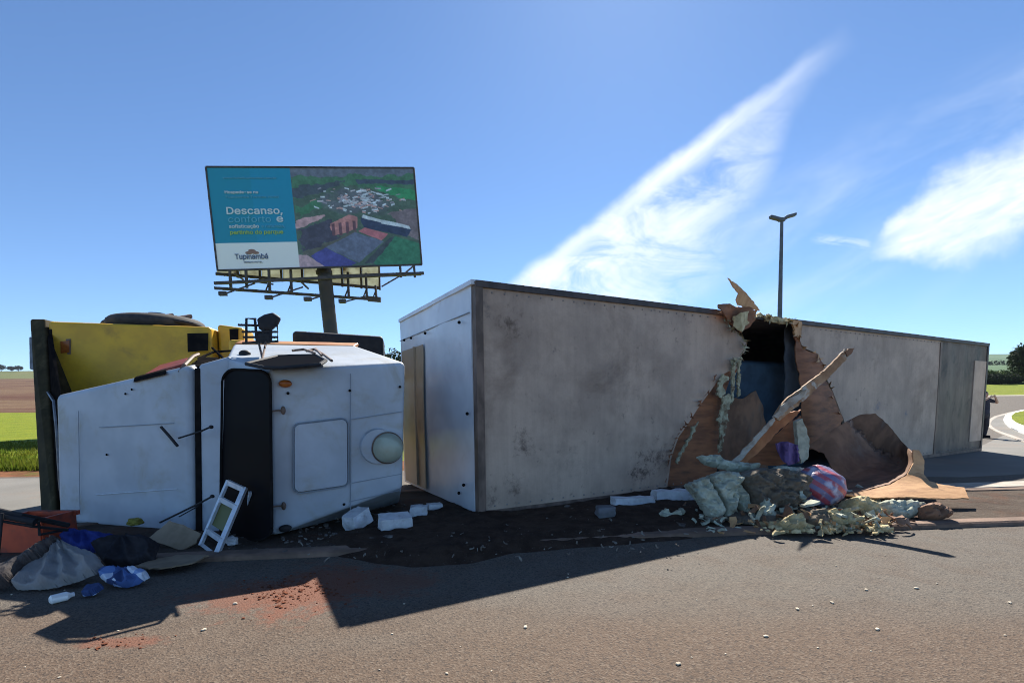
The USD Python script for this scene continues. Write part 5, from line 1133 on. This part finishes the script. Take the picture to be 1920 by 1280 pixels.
# grass tufts along the verge on the left
parts = []
r_ = np.random.default_rng(12); n = 9000
th = np.radians(r_.uniform(-52, -38, n)); yy = 10.2 + 9 * r_.random(n) ** 1.6; X = yy * np.tan(th); Zz = np.array([zxy(a, b) for a, b in zip(X, yy)])
hgt = r_.uniform(.04, .15, n) * (1 + .8 * (yy < 11.2)); az = r_.uniform(0, 6.28, n); w = .012 + .01 * r_.random(n)
Bv = np.column_stack([X, yy, Zz]); sx = np.column_stack([np.cos(az) * w, np.sin(az) * w, 0 * w]); tipv = Bv + np.column_stack([r_.normal(0, .04, n), r_.normal(0, .04, n), hgt])
Vg = np.stack([Bv - sx, Bv + sx, tipv], 1).reshape(-1, 3); k = np.arange(n) * 3
struct('grass_blades', trimesh.Trimesh(Vg, np.stack([k, k + 1, k + 2], 1), process=False), mat('blade_green', (.10, .15, .012), (.15, .15, .02), rough=.8, scale=1, world=True, transl=.4, spec=.1), kind='stuff', label='short grass growing along the road verge on the left', cat='grass')

# ------------------------------------------------------------------ person behind the trailer end
def person():
    Y = 16.3; base = at(1842, 800, Y); x0, y0 = base[0], base[1]; z0 = zxy(x0, y0); top = at(1846, 734, Y)[2]; H_ = top - z0; k = H_ / 1.7
    P = lambda x, y, z: np.array([x0 + x * k, y0 + y * k, z0 + z * k])
    def chain(segs, ref=.02):
        bones = []
        for a, ra, b, rb_ in segs:
            s1 = m3.Manifold.sphere(ra * k, 20).translate(tuple(a)); s2 = m3.Manifold.sphere(rb_ * k, 20).translate(tuple(b)); bones.append(m3.Manifold.batch_hull([s1, s2]))
        m_ = bones[0]
        for b in bones[1:]: m_ = m_ + b
        t_ = tm(m_.refine_to_length(ref)); trimesh.smoothing.filter_taubin(t_, iterations=12); return t_
    hipL, hipR, knL, knR, anL, anR = P(-.09, 0, .9), P(.09, 0, .9), P(-.10, -.02, .48), P(.11, -.03, .48), P(-.11, .03, .08), P(.12, .03, .08)
    shL, shR, neck, head = P(-.19, 0, 1.38), P(.19, 0, 1.38), P(0, 0, 1.46), P(.0, -.02, 1.58)
    elR, wrR, elL, wrL = P(.36, -.12, 1.30), P(.14, -.26, 1.50), P(-.33, -.14, 1.28), P(-.08, -.26, 1.48)
    t_ = Thing('person', 'person in dark clothes with raised elbow standing past the trailer end', 'person', P(0, 0, 0))
    segs = [(P(0, 0, .95), .15, P(0, 0, 1.2), .15), (P(0, 0, 1.2), .15, P(0, 0, 1.36), .13), (shL, .07, shR, .07), (neck, .055, head, .055), (head + [0, 0, .02 * k], .088, head + [0, .0, -.05 * k], .07), (head + [0, -.09 * k, -.01 * k], .014, head + [0, -.085 * k, .02 * k], .01),
            (hipL, .095, knL, .06), (knL, .06, anL, .042), (hipR, .095, knR, .06), (knR, .06, anR, .042), (anL, .042, anL + [0, -.16 * k, -.04 * k], .035), (anR, .042, anR + [0, -.16 * k, -.04 * k], .035),
            (shR, .058, elR, .044), (elR, .044, wrR, .03), (shL, .058, elL, .044), (elL, .044, wrL, .03)]
    for wv_, sg_ in ((wrR, -1), (wrL, 1)):
        pm_ = wv_ + np.array([sg_ * .05, -.02, .03]) * k; segs.append((wv_, .028, pm_, .034))
        for j in range(4): segs.append((pm_ + np.array([0, -.005, -.02 + .015 * j]) * k, .010, pm_ + np.array([sg_ * (.05 + .01 * (j in (1, 2))), -.02, -.015 + .015 * j]) * k, .008))
        segs.append((wv_ + np.array([sg_ * .02, -.01, .03]) * k, .012, pm_ + np.array([0, .0, .06]) * k, .009))
    SKIN = mat('skin', (.36, .22, .16), rough=.6)
    t_.part('body', chain(segs, .022), SKIN, smooth=True)
    shirt = chain([(P(0, 0, .93), .17, P(0, 0, 1.2), .165), (P(0, 0, 1.2), .165, P(0, 0, 1.36), .142), (shL, .082, shR, .082), (shR, .074, shR * .45 + elR * .55, .062), (shL, .074, shL * .45 + elL * .55, .062)], .025)
    t_.part('shirt', shirt, mat('navy_shirt', (.03, .03, .045), (.02, .02, .03), rough=.9, scale=8), smooth=True)
    tr_ = chain([(P(0, 0, .86), .16, P(0, 0, .95), .165), (hipL, .115, knL, .08), (knL, .08, anL + [0, 0, .03 * k], .062), (hipR, .115, knR, .08), (knR, .08, anR + [0, 0, .03 * k], .062)], .025)
    t_.part('trousers', tr_, mat('dark_trousers', (.035, .03, .035), (.025, .022, .025), rough=.9, scale=8), smooth=True)
    t_.part('hair', chain([(head + [0, .02 * k, .045 * k], .094, head + [0, .045 * k, -.02 * k], .08)], .02), mat('dark_hair', (.012, .01, .012), rough=.6), smooth=True)
    for s in (-1, 1): t_.part('shoe', hull([P(s * .115 + i, j, z) for i in (-.045, .045) for j in (-.17, .08) for z in (.0, .075)], .03), DARK)
person()

# ------------------------------------------------------------------ air: thin haze over the whole plain
q = G(); vol = q.node('principled_volume', 'volume', color=(.75, .85, 1.0), density=.00010, anisotropy=.0)
HAZE = usdkit.material(stage, '/World/Looks/haze_air', q.n, q.l, volume=vol)
struct('haze', trimesh.creation.box(bounds=[[-2600, -2600, -1.5], [2600, 2600, 190]]), HAZE, kind='stuff')
